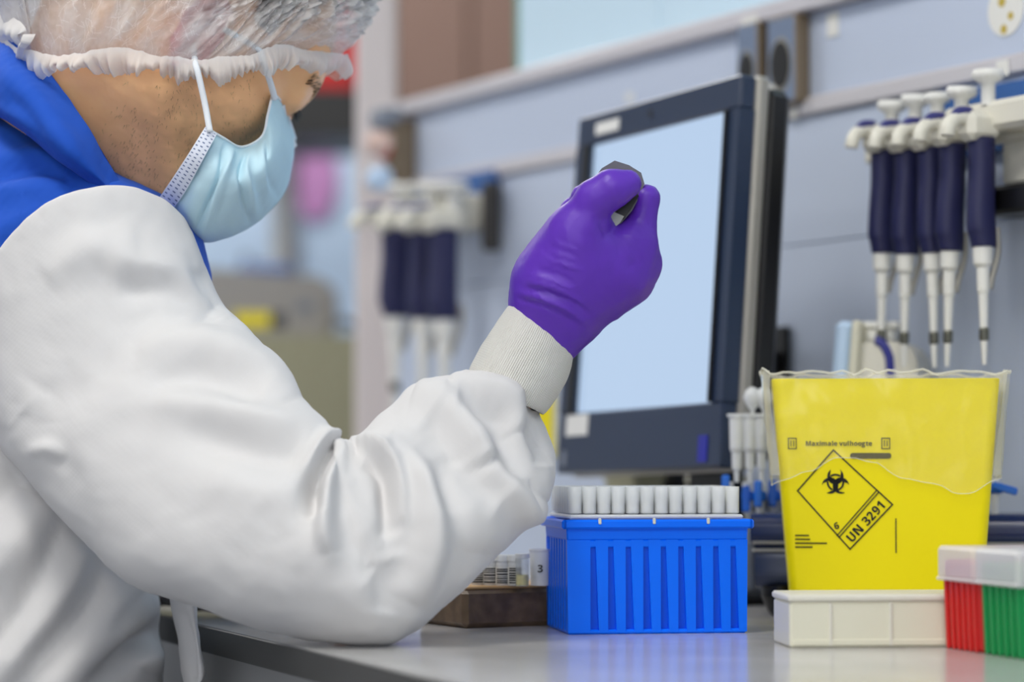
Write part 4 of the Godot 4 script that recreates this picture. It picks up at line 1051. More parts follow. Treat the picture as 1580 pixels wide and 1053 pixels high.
func make_monitor() -> void:
	var t := thing("computer_screen", "black framed flat computer screen showing a blank pale blue page", "monitor", Vector3(0.1034, BENCH, -2.02), WALL_TURN)
	var g := Basis.from_euler(Vector3(deg_to_rad(-5.23), 0, deg_to_rad(1.56)), EULER_ORDER_YXZ)
	var w := 0.2407
	var h := 0.2946
	var up := Vector3(0, 0.2495, 0)
	# frame: four bars round the glass
	var L := 0.024
	var R := 0.0165
	var T := 0.0255
	var D := 0.0485
	var f := Flat.new()
	add_box(f, Vector3(w, T, 0.014), 0.0015, Vector3(0, h * 0.5 - T * 0.5, -0.007), Vector2.ONE, true)
	add_box(f, Vector3(w, D, 0.014), 0.0015, Vector3(0, -h * 0.5 + D * 0.5, -0.007), Vector2.ONE, true)
	add_box(f, Vector3(L, h - T - D, 0.014), 0.0, Vector3(-w * 0.5 + L * 0.5, (D - T) * 0.5, -0.007), Vector2.ONE, true)
	add_box(f, Vector3(R, h - T - D, 0.014), 0.0, Vector3(w * 0.5 - R * 0.5, (D - T) * 0.5, -0.007), Vector2.ONE, true)
	tilted(t, g, up, "bezel", f.done(), M.bezel, Vector3.ZERO)
	tilted(t, g, up, "inner_edge", box(Vector3(0.008, h - T - D, 0.003), 0.0, Vector2.ONE, true), M.black, Vector3(-w * 0.5 + L - 0.005, (D - T) * 0.5, 0.0012))
	tilted(t, g, up, "inner_edge", box(Vector3(0.003, h - T - D, 0.003), 0.0, Vector2.ONE, true), M.black, Vector3(w * 0.5 - R + 0.001, (D - T) * 0.5, 0.0012))
	tilted(t, g, up, "display", box(Vector3(w - L - R, h - T - D, 0.002), 0.0, Vector2.ONE, true), M.screen, Vector3((L - R) * 0.5, (D - T) * 0.5, -0.004))
	tilted(t, g, up, "silver_edge", box(Vector3(w + 0.003, h + 0.003, 0.012), 0.003, Vector2.ONE, true), M.silver, Vector3(0, 0, -0.0205))
	tilted(t, g, up, "back_shell", box(Vector3(w - 0.004, h - 0.01, 0.024), 0.006, Vector2.ONE, true), M.black, Vector3(0, 0, -0.038))
	tilted(t, g, up, "sticker", box(Vector3(0.036, 0.0095, 0.0006), 0.0, Vector2.ONE, true), M.white, Vector3(-0.072, h * 0.5 - 0.0135, 0.0004))
	tilted(t, g, up, "sticker", box(Vector3(0.034, 0.017, 0.0006), 0.0, Vector2.ONE, true), M.white, Vector3(-0.09, -h * 0.5 + 0.0385, 0.0004))
	tilted(t, g, up, "webcam", lathe([Vector2(0, 0.0), Vector2(0.003, 0.0)], 16), M.black, Vector3(-0.006, h * 0.5 - 0.012, 0.0006)).rotate_object_local(Vector3.RIGHT, PI * 0.5)
	tilted(t, g, up, "badge", box(Vector3(0.006, 0.012, 0.0006), 0.0, Vector2.ONE, true), M.mid_grey, Vector3(-0.108, -h * 0.5 + 0.012, 0.0004))
	tilted(t, g, up, "power_key", box(Vector3(0.012, 0.02, 0.001), 0.0, Vector2.ONE, true), mat(Color(0.1, 0.12, 0.6), 0.3), Vector3(0.098, -h * 0.5 + 0.014, 0.0004))
	part(t, "stand_neck", box(Vector3(0.06, 0.2, 0.016), 0.003), M.black, Vector3(0, 0.008, -0.066))
	part(t, "stand_foot", box(Vector3(0.15, 0.009, 0.1), 0.003), M.black, Vector3(0, 0, -0.04))
	var l := AreaLight3D.new()
	l.name = "display_light"
	t.add_child(l)
	l.transform = Transform3D(g, up + g * Vector3(0.0, 0.01, 0.004)) * Transform3D(Basis(Vector3.UP, PI), Vector3.ZERO)
	l.area_size = Vector2(0.19, 0.21)
	l.light_color = Color(0.78, 0.88, 1.0)
	l.light_energy = 0.02
	l.area_range = 8.0
	l.area_attenuation = 2.0
	l.shadow_enabled = true


func tilted(parent: Node3D, g: Basis, up: Vector3, called: String, mesh: Mesh, m: Material, at: Vector3) -> MeshInstance3D:
	var o := part(parent, called, mesh, m)
	o.transform = Transform3D(g, up + g * at)
	return o


# ------------------------------------------------------------------ the room
func slab(parent: Node3D, called: String, lo: Vector3, hi: Vector3, m: Material, r := 0.0) -> MeshInstance3D:
	return part(parent, called, box(hi - lo, r, Vector2.ONE, true), m, (lo + hi) * 0.5)


func make_room() -> void:
	slab(struct("floor"), "floor_slab", Vector3(-4.1, -0.1, -7.1), Vector3(3.6, 0, 3.1), M.floor)
	slab(struct("ceiling"), "ceiling_slab", Vector3(-4.1, 2.7, -7.1), Vector3(3.6, 2.8, 3.1), M.ceiling)
	slab(struct("wall_left"), "wall_slab", Vector3(-4.1, 0, -7.0), Vector3(-4.0, 2.7, 3.0), M.paint)
	slab(struct("wall_right"), "wall_slab", Vector3(3.5, 0, -7.0), Vector3(3.6, 2.7, 3.0), M.paint)
	slab(struct("wall_far"), "wall_slab", Vector3(-4.0, 0, -7.1), Vector3(3.5, 2.7, -7.0), M.paint)
	# near wall, behind the camera, with a wide window added for frontal fill light
	var nw := struct("wall_near")
	slab(nw, "wall_slab", Vector3(-4.0, 0, 3.0), Vector3(-2.9, 2.7, 3.1), M.paint)
	slab(nw, "wall_slab", Vector3(0.9, 0, 3.0), Vector3(3.5, 2.7, 3.1), M.paint)
	slab(nw, "wall_slab", Vector3(-2.9, 0, 3.0), Vector3(0.9, 0.85, 3.1), M.paint)
	slab(nw, "wall_slab", Vector3(-2.9, 2.45, 3.0), Vector3(0.9, 2.7, 3.1), M.paint)
	var nf := struct("added_window_2")  # unseen window, added so that sky light fills the front
	for x in [-2.9, -1.65, -0.4, 0.86]:
		slab(nf, "frame_post", Vector3(x, 0.85, 3.02), Vector3(x + 0.04, 2.45, 3.08), M.white)
	for x in [-2.86, -1.61, -0.36]:
		slab(nf, "pane", Vector3(x, 0.85, 3.045), Vector3(x + (1.21 if x < -0.5 else 1.22), 2.45, 3.051), M.window_glass)
	# service wall behind the bench: x runs along it towards the camera, z out into the room
	var w := struct("wall_back")
	w.position = Vector3(1.42, 0, 0)
	w.rotation_degrees.y = WALL_TURN
	var far := -3.225
	var near := 1.9
	slab(w, "wall_core", Vector3(far, 0, -0.1), Vector3(near, 1.243, -0.012), M.rail)
	for band in [[0.0, 0.74], [0.742, 1.0396], [1.0404, 1.146], [1.162, 1.231]]:
		slab(w, "panel", Vector3(far, band[0], -0.012), Vector3(near, band[1], 0.0), M.panel, 0.0008)
	slab(w, "rail", Vector3(far, 1.1465, -0.012), Vector3(near, 1.1615, 0.006), M.rail, 0.002)
	slab(w, "top_channel", Vector3(far, 1.2315, -0.1), Vector3(near, 1.247, 0.012), M.rail, 0.002)
	# glazing above
	var x0 := -3.0233
	var x1 := -2.7498
	var g := struct("window_1")
	g.transform = w.transform
	slab(g, "pane", Vector3(x0, 1.248, -0.055), Vector3(x1 - 0.001, 2.7, -0.045), M.glass_blue)
	slab(g, "pane", Vector3(x1 + 0.001, 1.248, -0.055), Vector3(x1 + 1.1, 2.7, -0.045), M.glass_blue)
	slab(g, "pane", Vector3(x1 + 1.102, 1.248, -0.055), Vector3(near, 2.7, -0.045), M.glass_blue)
	slab(g, "pane_edge", Vector3(x0 - 0.008, 1.248, -0.056), Vector3(x0, 2.7, -0.044), M.glass_green)
	slab(g, "glazing_bead", Vector3(far, 1.247, -0.056), Vector3(near, 1.256, -0.044), M.glass_green)
	# post at the end of the service wall
	var p := struct("trim_1")
	slab(p, "post", Vector3(-0.176, 0, -2.97), Vector3(-0.131, 2.7, -2.90), mat(Color(0.86, 0.83, 0.83), 0.6), 0.003)


func wall_thing(called: String, label: String, category: String, at: Vector3, group := "") -> Node3D:
	return thing(called, label, category, at, WALL_TURN, group)


func make_wall_things() -> void:
	# sockets
	for a in [[Vector3(0.2147, 1.1955, -2.2014), 0.030, "narrow metal wall socket right behind the screen's corner"], [Vector3(0.2391, 1.1938, -2.1568), 0.040, "wide metal wall socket above the screen's right corner"]]:
		var p: Vector3 = a[0]
		var t := wall_thing("wall_socket", a[2], "socket", p)
		var w: float = a[1]
		part(t, "socket_box", box(Vector3(w, 0.074, 0.016), 0.002, Vector2.ONE, true), M.brass, Vector3(0, 0, 0.0085))
		part(t, "face_plate", box(Vector3(w - 0.002, 0.07, 0.0012), 0.0004, Vector2.ONE, true), mat(Color(0.5, 0.56, 0.66), 0.3, 0.4), Vector3(0, 0, 0.0168))
		part(t, "outlet", prism(disc(w * 0.34, 28, Vector2(0, -0.004), 1.45), 0.0016), M.black, Vector3(0, 0, 0.0172))
		part(t, "outlet_ring", prism(disc(w * 0.4, 28, Vector2(0, -0.004), 1.45), 0.0008), M.silver, Vector3(0, 0, 0.0170))
		part(t, "key_knob", lathe([Vector2(0, 0.004), Vector2(0.004, 0.004), Vector2(0.005, 0.0)], 16), M.white, Vector3(-w * 0.3, -0.024, 0.0172), Vector3(90, 0, 0))
	for a in [[Vector3(0.2034, 1.2238, -2.1972), 0.024, 0.03, "white paper tag by the narrow wall socket"], [Vector3(0.2636, 1.2174, -2.1122), 0.016, 0.02, "white paper tag on the wall past the wide socket"], [Vector3(0.3648, 1.1516, -1.9147), 0.014, 0.012, "small white tag on the rail above the pipettes"], [Vector3(0.2356, 1.1499, -2.1509), 0.008, 0.01, "tiny white tag on the rail under the wide socket"], [Vector3(-0.0562, 1.1526, -2.6962), 0.016, 0.016, "white magnet above the distant pipette stand"], [Vector3(0.1095, 1.1965, -2.3937), 0.012, 0.008, "pale yellow tag over the screen's upper edge"]]:
		var t := wall_thing("wall_tag", a[3], "tag", a[0])
		part(t, "tag_sheet", box(Vector3(a[1], a[2], 0.0012), 0.0004, Vector2.ONE, true), M.white, Vector3(0, 0, 0.0007))
	var r := wall_thing("round_sign", "round white sticker with yellow marks on the wall's upper panel", "sticker", Vector3(0.3687, 1.1972, -1.9202))
	part(r, "sticker_disc", prism(disc(0.0205, 40), 0.001), M.white)
	for q in [[-0.004, 0.006, 0.004], [0.006, -0.006, 0.003], [-0.002, -0.015, 0.0035]]:
		part(r, "printed_mark", prism(disc(q[2], 16), 0.0004), mat(Color(0.75, 0.66, 0.25), 0.6), Vector3(q[0], q[1], 0.001))
	# pipette stand on the wall
	var s := wall_thing("pipette_stand", "white pipette stand with blue back plate on the wall", "pipette stand", Vector3(0.3488, 1.1114, -1.9565))
	var y0 := s.position.y
	var xa := -2.2738 - -2.2331
	part(s, "back_plate", box(Vector3(0.30, 0.05, 0.008), 0.001, Vector2.ONE, true), M.holder_blue, Vector3(xa + 0.15, 1.1155 - y0, 0.0045))
	part(s, "hanger_bar", box(Vector3(0.29, 0.016, 0.012), 0.002, Vector2.ONE, true), M.ivory, Vector3(0.062, 1.099 - y0, 0.034))
	part(s, "shelf", box(Vector3(0.22, 0.022, 0.055), 0.004, Vector2.ONE, true), M.ivory, Vector3(0.152, 1.107 - y0, 0.0355))
	part(s, "shelf_bracket", box(Vector3(0.19, 0.04, 0.03), 0.004, Vector2.ONE, true), M.ivory, Vector3(0.17, 1.078 - y0, 0.02))
	part(s, "under_box", box(Vector3(0.19, 0.02, 0.05), 0.003, Vector2.ONE, true), M.black, Vector3(0.165, 1.047 - y0, 0.03))
	var k := 0
	for a in [
		[Vector3(0.2811, 1.0911, -1.9511), -2.0, -0.004, 1.0, "navy pipette nearest the screen on the wall stand"], [Vector3(0.2949, 1.0882, -1.9259), -2.2, 0.0, 1.0, "second navy pipette from the screen on the wall stand"],
		[Vector3(0.3083, 1.0868, -1.9014), 1.0, 0.004, 1.0, "third navy pipette from the screen on the wall stand"], [Vector3(0.3196, 1.0867, -1.8724), -3.0, 0.0, 1.0, "fourth navy pipette from the screen, leaning on the wall stand"], [Vector3(0.3352, 1.0871, -1.844), 0.6, 0.008, 1.0, "last navy pipette beside the white stand shelf"]]:
		hanging_pipette(a[0], a[1], a[2], a[3], a[4], k != 2)
		k += 1
	# second stand farther along the wall
	var b := wall_thing("pipette_stand", "distant white pipette stand with dark end bracket", "pipette stand", Vector3(-0.061, 1.11, -2.7051))
	part(b, "back_plate", box(Vector3(0.15, 0.03, 0.01), 0.001, Vector2.ONE, true), M.holder_blue, Vector3(0.03, 0.028, 0.006))
	part(b, "shelf", box(Vector3(0.15, 0.036, 0.05), 0.005, Vector2.ONE, true), M.ivory, Vector3(0.03, 0.0, 0.035))
	part(b, "end_bracket", box(Vector3(0.014, 0.07, 0.018), 0.003, Vector2.ONE, true), mat(Color(0.2, 0.19, 0.18), 0.5), Vector3(0.113, -0.006, 0.016))
	for a in [[Vector3(-0.1199, 1.0909, -2.6564), 0.0, "distant navy pipette at the post end of the far stand"], [Vector3(-0.0886, 1.086, -2.5993), -1.0, "distant navy pipette in the middle of the far stand"], [Vector3(-0.0681, 1.0829, -2.5618), 1.0, "distant navy pipette nearest the screen on the far stand"]]:
		hanging_pipette(a[0], a[1], 0.0, 1.15, a[2], true, 1.3)
	var ys := wall_thing("yellow_sign", "yellow sign on the wall between the sleeve and the screen", "sign", Vector3(0.0335, 0.8938, -2.5324))
	part(ys, "sign_plate", box(Vector3(0.036, 0.062, 0.003), 0.001, Vector2.ONE, true), M.bin, Vector3(0, 0, 0.0018))
	part(ys, "sign_border", box(Vector3(0.039, 0.065, 0.0016), 0.0005, Vector2.ONE, true), M.ivory, Vector3(0, 0, 0.0009))
	# gas tap beside the post
	var g := wall_thing("gas_tap", "small grey gas tap with red and pale blue knobs beside the post", "tap", Vector3(-0.1064, 1.1806, -2.7879))
	part(g, "tap_column", box(Vector3(0.022, 0.075, 0.03), 0.003, Vector2.ONE, true), M.brass, Vector3(0, 0.008, 0.015))
	part(g, "tap_head", box(Vector3(0.03, 0.022, 0.03), 0.004, Vector2.ONE, true), M.mid_grey, Vector3(-0.004, 0.045, 0.03))
	part(g, "upper_knob", lathe([Vector2(0, 0.022), Vector2(0.012, 0.02), Vector2(0.014, 0.0)], 20, true), mat(Color(0.85, 0.74, 0.7), 0.5), Vector3(-0.004, 0.018, 0.03), Vector3(90, 0, 0))
	part(g, "knob_collar", lathe([Vector2(0.015, 0.0), Vector2(0.015, 0.008), Vector2(0.0, 0.008)], 20), M.bright_red, Vector3(-0.006, 0.016, 0.026), Vector3(90, 0, 0))
	part(g, "lower_knob", lathe([Vector2(0, 0.03), Vector2(0.01, 0.026), Vector2(0.014, 0.014), Vector2(0.01, 0.0)], 20, true), M.pale_blue, Vector3(-0.002, -0.02, 0.025), Vector3(90, 0, 0))
	# bracket on the wall behind the screen
	var c := wall_thing("screen_bracket", "black bracket between the screen's back and the wall", "bracket", Vector3(0.2263, 0.9423, -2.1802))
	part(c, "wall_plate", box(Vector3(0.03, 0.06, 0.006), 0.001, Vector2.ONE, true), M.black, Vector3(0, 0, 0.0035))
	part(c, "arm", box(Vector3(0.016, 0.018, 0.07), 0.002, Vector2.ONE, true), M.black, Vector3(0, 0.0, 0.041))


func hanging_pipette(at: Vector3, lean: float, drop: float, scale: float, label: String, knob: bool, stout := 1.0) -> void:
	var t := thing("hanging_pipette", label, "pipette", at, WALL_TURN)
	t.rotate_object_local(Vector3.BACK, deg_to_rad(lean))
	t.scale = Vector3(scale * stout, scale, scale * stout)
	# the origin is at the top of the navy handle
	var g := []
	for q in [[0.004, 0.0092, 0.0098, 0.0], [-0.02, 0.0088, 0.0095, 0.0], [-0.045, 0.0086, 0.0102, 0.001], [-0.06, 0.0088, 0.0105, 0.001], [-0.066, 0.0084, 0.0098, 0.0], [-0.074, 0.0080, 0.0088, -0.001]]:
		g.append([Vector3(q[1], q[0], q[3]), Vector3(-q[1], q[0], q[3]), Vector3(0, 0, q[2])])
	part(t, "handle", loft(g, 40, 28, null, Vector2.ONE, true, 0.85), M.navy)
	part(t, "head", box(Vector3(0.0195, 0.021, 0.030), 0.005, Vector2(0.96, 0.95), true), M.ivory, Vector3(0, 0.012, 0.002))
	var hook := [Vector3(0, 0.018, 0.014), Vector3(0, 0.016, 0.024), Vector3(0, 0.010, 0.029), Vector3(0, 0.004, 0.030)]
	part(t, "finger_hook", tube(hook, 0.0052, 24, 12), M.ivory)
	part(t, "ejector_key", tube([Vector3(0, 0.022, 0.010), Vector3(0, 0.021, 0.020), Vector3(0, 0.013, 0.0275)], 0.0042, 16, 10), M.navy_light)
	if knob:
		part(t, "plunger", lathe([Vector2(0.005, 0.02), Vector2(0.0052, 0.036), Vector2(0.0105, 0.039), Vector2(0.0118, 0.042), Vector2(0.0105, 0.0455), Vector2(0, 0.0465)], 24, true), M.white, Vector3(0, drop, -0.007))
	else:
		part(t, "plunger", lathe([Vector2(0.005, 0.02), Vector2(0.0052, 0.033), Vector2(0.0095, 0.035), Vector2(0.0105, 0.038), Vector2(0.009, 0.041), Vector2(0, 0.042)], 24, true), M.white, Vector3(0, drop, -0.007))
	part(t, "lower_shaft", lathe([Vector2(0.0072, -0.072), Vector2(0.0068, -0.086), Vector2(0.0046, -0.089), Vector2(0.0044, -0.105), Vector2(0.0036, -0.108), Vector2(0.0028, -0.135)], 22), M.white)
	part(t, "tip_seal", lathe([Vector2(0.0026, -0.131), Vector2(0.0036, -0.133), Vector2(0.0036, -0.140), Vector2(0.0026, -0.141)], 18), M.tip_grey)
	part(t, "tip_cone", lathe([Vector2(0.0028, -0.138), Vector2(0.0016, -0.158), Vector2(0.0, -0.158)], 16), M.white)
	part(t, "ejector_arm", tube([Vector3(0.004, -0.06, -0.010), Vector3(0.004, -0.078, -0.0105), Vector3(0.003, -0.095, -0.006), Vector3(0.002, -0.104, -0.0045)], 0.0022, 20, 8), M.silver)


# ------------------------------------------------------------------ far end of the laboratory
func make_far_things() -> void:
	var b := thing("side_bench", "pale bench at the far end carrying the instruments", "bench", Vector3(-0.75, 0, -3.85))
	part(b, "bench_top", box(Vector3(1.1, 0.03, 0.6), 0.003), M.pale_blue, Vector3(0, 0.72, 0))
	for x in [-0.5, 0.5]:
		for z in [-0.25, 0.25]:
			part(b, "leg", box(Vector3(0.04, 0.72, 0.04), 0.003), M.steel, Vector3(x, 0, z))
	var c := thing("centrifuge", "olive beige cabinet with a rounded corner behind the arm", "centrifuge", Vector3(-0.36, 0.75, -3.72))
	var o := round_rect(0.34, 0.28, 0.018, 6)
	part(c, "cabinet_body", prism(o, 0.28), M.beige, Vector3(0, 0.14, -0.14))
	part(c, "cabinet_base", box(Vector3(0.30, 0.004, 0.26), 0.001), M.black)
	part(c, "control_strip", box(Vector3(0.12, 0.05, 0.004), 0.001, Vector2.ONE, true), M.mid_grey, Vector3(-0.08, 0.2, 0.142))
	var i := thing("bench_instrument", "grey instrument with yellow label on top of the beige cabinet", "instrument", Vector3(-0.36, 1.031, -3.73))
	var prof := PackedVector2Array([Vector2(-0.14, 0), Vector2(0.095, 0), Vector2(0.102, 0.02), Vector2(0.102, 0.065), Vector2(0.098, 0.078), Vector2(0.085, 0.084), Vector2(0.02, 0.088), Vector2(-0.05, 0.094), Vector2(-0.14, 0.096)])
	part(i, "housing", prism(prof, 0.2), M.instrument, Vector3(0, 0, -0.1))
	part(i, "yellow_label", box(Vector3(0.05, 0.02, 0.002), 0.0, Vector2.ONE, true), M.bin, Vector3(-0.004, 0.022, 0.101))
	part(i, "dark_window", box(Vector3(0.02, 0.02, 0.002), 0.0, Vector2.ONE, true), M.dark, Vector3(0.032, 0.022, 0.101))
	part(i, "dark_window", box(Vector3(0.025, 0.014, 0.002), 0.0, Vector2.ONE, true), M.mid_grey, Vector3(0.07, 0.04, 0.101))
	var l := thing("blue_pad", "dark blue pad lying on the grey instrument", "pad", Vector3(-0.355, 1.1195, -3.73))
	part(l, "pad_body", box(Vector3(0.075, 0.016, 0.08), 0.004), M.holder_blue, Vector3(0.0, 0, 0), Vector3(0, 0, 0))
	part(l, "pad_flap", box(Vector3(0.06, 0.004, 0.06), 0.001), mat(Color(0.08, 0.14, 0.36), 0.5), Vector3(0, 0.016, 0))
	var cord := thing("power_cord", "black cord hanging from the grey instrument", "cord", Vector3(-0.252, 1.06, -3.8))
	part(cord, "cord_wire", tube([Vector3(0, 0, 0), Vector3(0.03, -0.01, 0.01), Vector3(0.075, -0.025, 0.01), Vector3(0.1, -0.1, 0.0), Vector3(0.105, -0.3, 0.0)], 0.006, 30, 8), M.black)
	# cupboards along the far wall
	var r := thing("red_case", "bright red case on the black shelf behind the face", "case", Vector3(-0.56, 1.565, -5.1))
	part(r, "case_body", box(Vector3(0.52, 0.2, 0.3), 0.006), M.bright_red)
	part(r, "case_handle", box(Vector3(0.12, 0.02, 0.02), 0.004), M.black, Vector3(-0.1, 0.2, 0.1))
	var sh := thing("wall_shelf", "deep black shelf under the red case", "shelf", Vector3(-0.56, 1.47, -5.1))
	part(sh, "shelf_box", box(Vector3(0.54, 0.094, 0.34), 0.004), M.black)
	for x in [-0.2, 0.12]:
		part(sh, "shelf_upright", box(Vector3(0.03, 1.47, 0.03), 0.002), M.white, Vector3(x - 0.03, -1.47, -0.12))
	var cb := thing("glass_cupboard", "pale blue cupboard with grey frame at the far end", "cupboard", Vector3(-0.62, 0, -5.9))
	part(cb, "cupboard_body", box(Vector3(1.1, 1.62, 0.4), 0.004), M.pale_blue)
	for x in [-0.33, 0.125]:
		part(cb, "door_frame", box(Vector3(0.055, 1.6, 0.012), 0.002), M.mid_grey, Vector3(x, 0, 0.206))
	part(cb, "door_gap", box(Vector3(0.014, 1.3, 0.012), 0.002), M.black, Vector3(0.035, 0, 0.206))
	var po := thing("lilac_sticker", "lilac oval sticker on the pale blue cupboard", "sticker", Vector3(-0.434, 1.475, -5.69))
	part(po, "sticker_oval", prism(disc(0.05, 40, Vector2.ZERO, 1.95), 0.002), M.lilac)
	var br := thing("tall_cupboard", "tall brown cupboard beyond the end of the service wall", "cupboard", Vector3(-0.08, 0, -5.2))
	part(br, "cupboard_body", box(Vector3(0.4, 2.3, 0.4), 0.005), M.brown)
	part(br, "door_leaf", box(Vector3(0.19, 2.2, 0.016), 0.003), M.brown, Vector3(-0.099, 0.05, 0.208))
	part(br, "door_leaf", box(Vector3(0.19, 2.2, 0.016), 0.003), M.brown, Vector3(0.099, 0.05, 0.208))
	part(br, "door_handle", box(Vector3(0.012, 0.12, 0.02), 0.003), M.steel, Vector3(-0.02, 1.1, 0.226))


# ------------------------------------------------------------------ scene helpers
func numbered(called: String) -> String:
	taken[called] = taken.get(called, -1) + 1
	return called if taken[called] == 0 else "%s_%03d" % [called, taken[called]]


func tag(o: Node3D, label: String, category: String, group := "") -> Node3D:
	o.set_meta("label", label)
	o.set_meta("category", category)
	if group != "":
		o.set_meta("group", group)
	return o


func thing(called: String, label: String, category: String, where := Vector3.ZERO, turn := 0.0, group := "") -> Node3D:
	var o := Node3D.new()
	o.name = numbered(called)
	add_child(o)
	o.position = where
	o.rotation_degrees.y = turn
	return tag(o, label, category, group)


func struct(called: String) -> Node3D:
	var o := Node3D.new()
	o.name = called
	add_child(o)
	o.set_meta("kind", "structure")
	return o


func part(parent: Node3D, called: String, mesh: Mesh, m: Material, where := Vector3.ZERO, turn := Vector3.ZERO) -> MeshInstance3D:
	var o := MeshInstance3D.new()
	o.name = called
	o.mesh = mesh
	o.material_override = m
	parent.add_child(o, true)
	o.position = where
	o.rotation_degrees = turn
	return o


func mat(c: Color, rough := 0.5, metal := 0.0, spec := 0.5) -> StandardMaterial3D:
	var m := StandardMaterial3D.new()
	m.albedo_color = c
	m.roughness = rough
	m.metallic = metal
	m.metallic_specular = spec
	if c.a < 1.0:
		m.transparency = BaseMaterial3D.TRANSPARENCY_ALPHA
	return m


func noise_tex(freq: float, size: int, lo: Color, hi: Color, kind := FastNoiseLite.TYPE_SIMPLEX, rng_seed := 1) -> NoiseTexture2D:
	var n := FastNoiseLite.new()
	n.noise_type = kind
	n.frequency = freq
	n.seed = rng_seed
	n.fractal_octaves = 4
	var t := NoiseTexture2D.new()
	t.width = size
	t.height = size
	t.seamless = true
	t.noise = n
	var g := Gradient.new()
	g.set_color(0, lo)
	g.set_color(1, hi)
	t.color_ramp = g
	return t


func picture(w: int, h: int, f: Callable) -> ImageTexture:
	var im := Image.create(w, h, false, Image.FORMAT_RGBA8)
	for y in h:
		for x in w:
			im.set_pixel(x, y, f.call(x, y))
	return ImageTexture.create_from_image(im)


# ------------------------------------------------------------------ mesh helpers
func mesh_of(v: PackedVector3Array, n: PackedVector3Array, i: PackedInt32Array, uv := PackedVector2Array(), col := PackedColorArray()) -> ArrayMesh:
	var a := []
	a.resize(Mesh.ARRAY_MAX)
	a[Mesh.ARRAY_VERTEX] = v
	a[Mesh.ARRAY_NORMAL] = n
	if i.size():
		a[Mesh.ARRAY_INDEX] = i
	if uv.size():
		a[Mesh.ARRAY_TEX_UV] = uv
	if col.size():
		a[Mesh.ARRAY_COLOR] = col
	var m := ArrayMesh.new()
	m.add_surface_from_arrays(Mesh.PRIMITIVE_TRIANGLES, a)
	return m


func smooth_normals(v: PackedVector3Array, i: PackedInt32Array) -> PackedVector3Array:
	var n := PackedVector3Array()
	n.resize(v.size())
	for k in range(0, i.size(), 3):
		var a := v[i[k]]
		var c := (v[i[k + 2]] - a).cross(v[i[k + 1]] - a)
		n[i[k]] += c
		n[i[k + 1]] += c
		n[i[k + 2]] += c
	for k in n.size():
		n[k] = n[k].normalized() if n[k].length_squared() > 1e-20 else Vector3.UP
	return n


# Grid of rows x cols points. wrap joins the last column to the first. Turned so that the normals face away from "inside".
func grid(p: PackedVector3Array, rows: int, cols: int, wrap: bool, inside: Variant = null, disp: Variant = null, uvs := Vector2.ONE) -> ArrayMesh:
	var idx := PackedInt32Array()
	var last := cols if wrap else cols - 1
	for r in rows - 1:
		for c in last:
			var a := r * cols + c
			var b := r * cols + (c + 1) % cols
			idx.append_array([a, b, a + cols, b, b + cols, a + cols])
	var n := smooth_normals(p, idx)
	var flip := false
	if inside == null:
		var vol := 0.0
		var mid := Vector3.ZERO
		for q in p:
			mid += q / p.size()
		for k in range(0, idx.size(), 3):
			vol += (p[idx[k]] - mid).dot((p[idx[k + 1]] - mid).cross(p[idx[k + 2]] - mid))
		flip = vol > 0.0
	else:
		var s := 0.0
		for k in p.size():
			s += n[k].dot(p[k] - inside)
		flip = s < 0.0
	if flip:
		for k in range(0, idx.size(), 3):
			var t := idx[k + 1]
			idx[k + 1] = idx[k + 2]
			idx[k + 2] = t
		for k in n.size():
			n[k] = -n[k]
	if disp != null:
		for k in p.size():
			p[k] += n[k] * float(disp.call(p[k], n[k]))
		n = smooth_normals(p, idx)
	var uv := PackedVector2Array()
	for r in rows:
		for c in cols:
			uv.append(Vector2(float(c) / cols, float(r) / (rows - 1)) * uvs)
	return mesh_of(p, n, idx, uv)


func catmull(a: Vector3, b: Vector3, c: Vector3, d: Vector3, t: float) -> Vector3:
	return 0.5 * (2.0 * b + (c - a) * t + (2.0 * a - 5.0 * b + 4.0 * c - d) * t * t + (3.0 * b - a - 3.0 * c + d) * t * t * t)


func curve(pts: Array, n: int, closed := false) -> PackedVector3Array:
	var out := PackedVector3Array()
	var k := pts.size()
	for i in n:
		var t := float(i) / (n if closed else n - 1) * (k if closed else k - 1)
		var s := mini(int(t), k - 1 if closed else k - 2)
		var f := t - s
		if closed:
			out.append(catmull(pts[(s + k - 1) % k], pts[s], pts[(s + 1) % k], pts[(s + 2) % k], f))
		else:
			out.append(catmull(pts[maxi(s - 1, 0)], pts[s], pts[s + 1], pts[mini(s + 2, k - 1)], f))
	return out


# Smooth sheet through a grid of control points (rows of equal length).
func sheet(ctrl: Array, rows: int, cols: int, inside: Variant, disp: Variant = null) -> ArrayMesh:
	var dense := []
	for row in ctrl:
		dense.append(curve(row, cols))
	var p := PackedVector3Array()
	p.resize(rows * cols)
	for c in cols:
		var line := []
		for row in dense:
			line.append(row[c])
		var pts := curve(line, rows)
		for r in rows:
			p[r * cols + c] = pts[r]
	return grid(p, rows, cols, false, inside, disp)


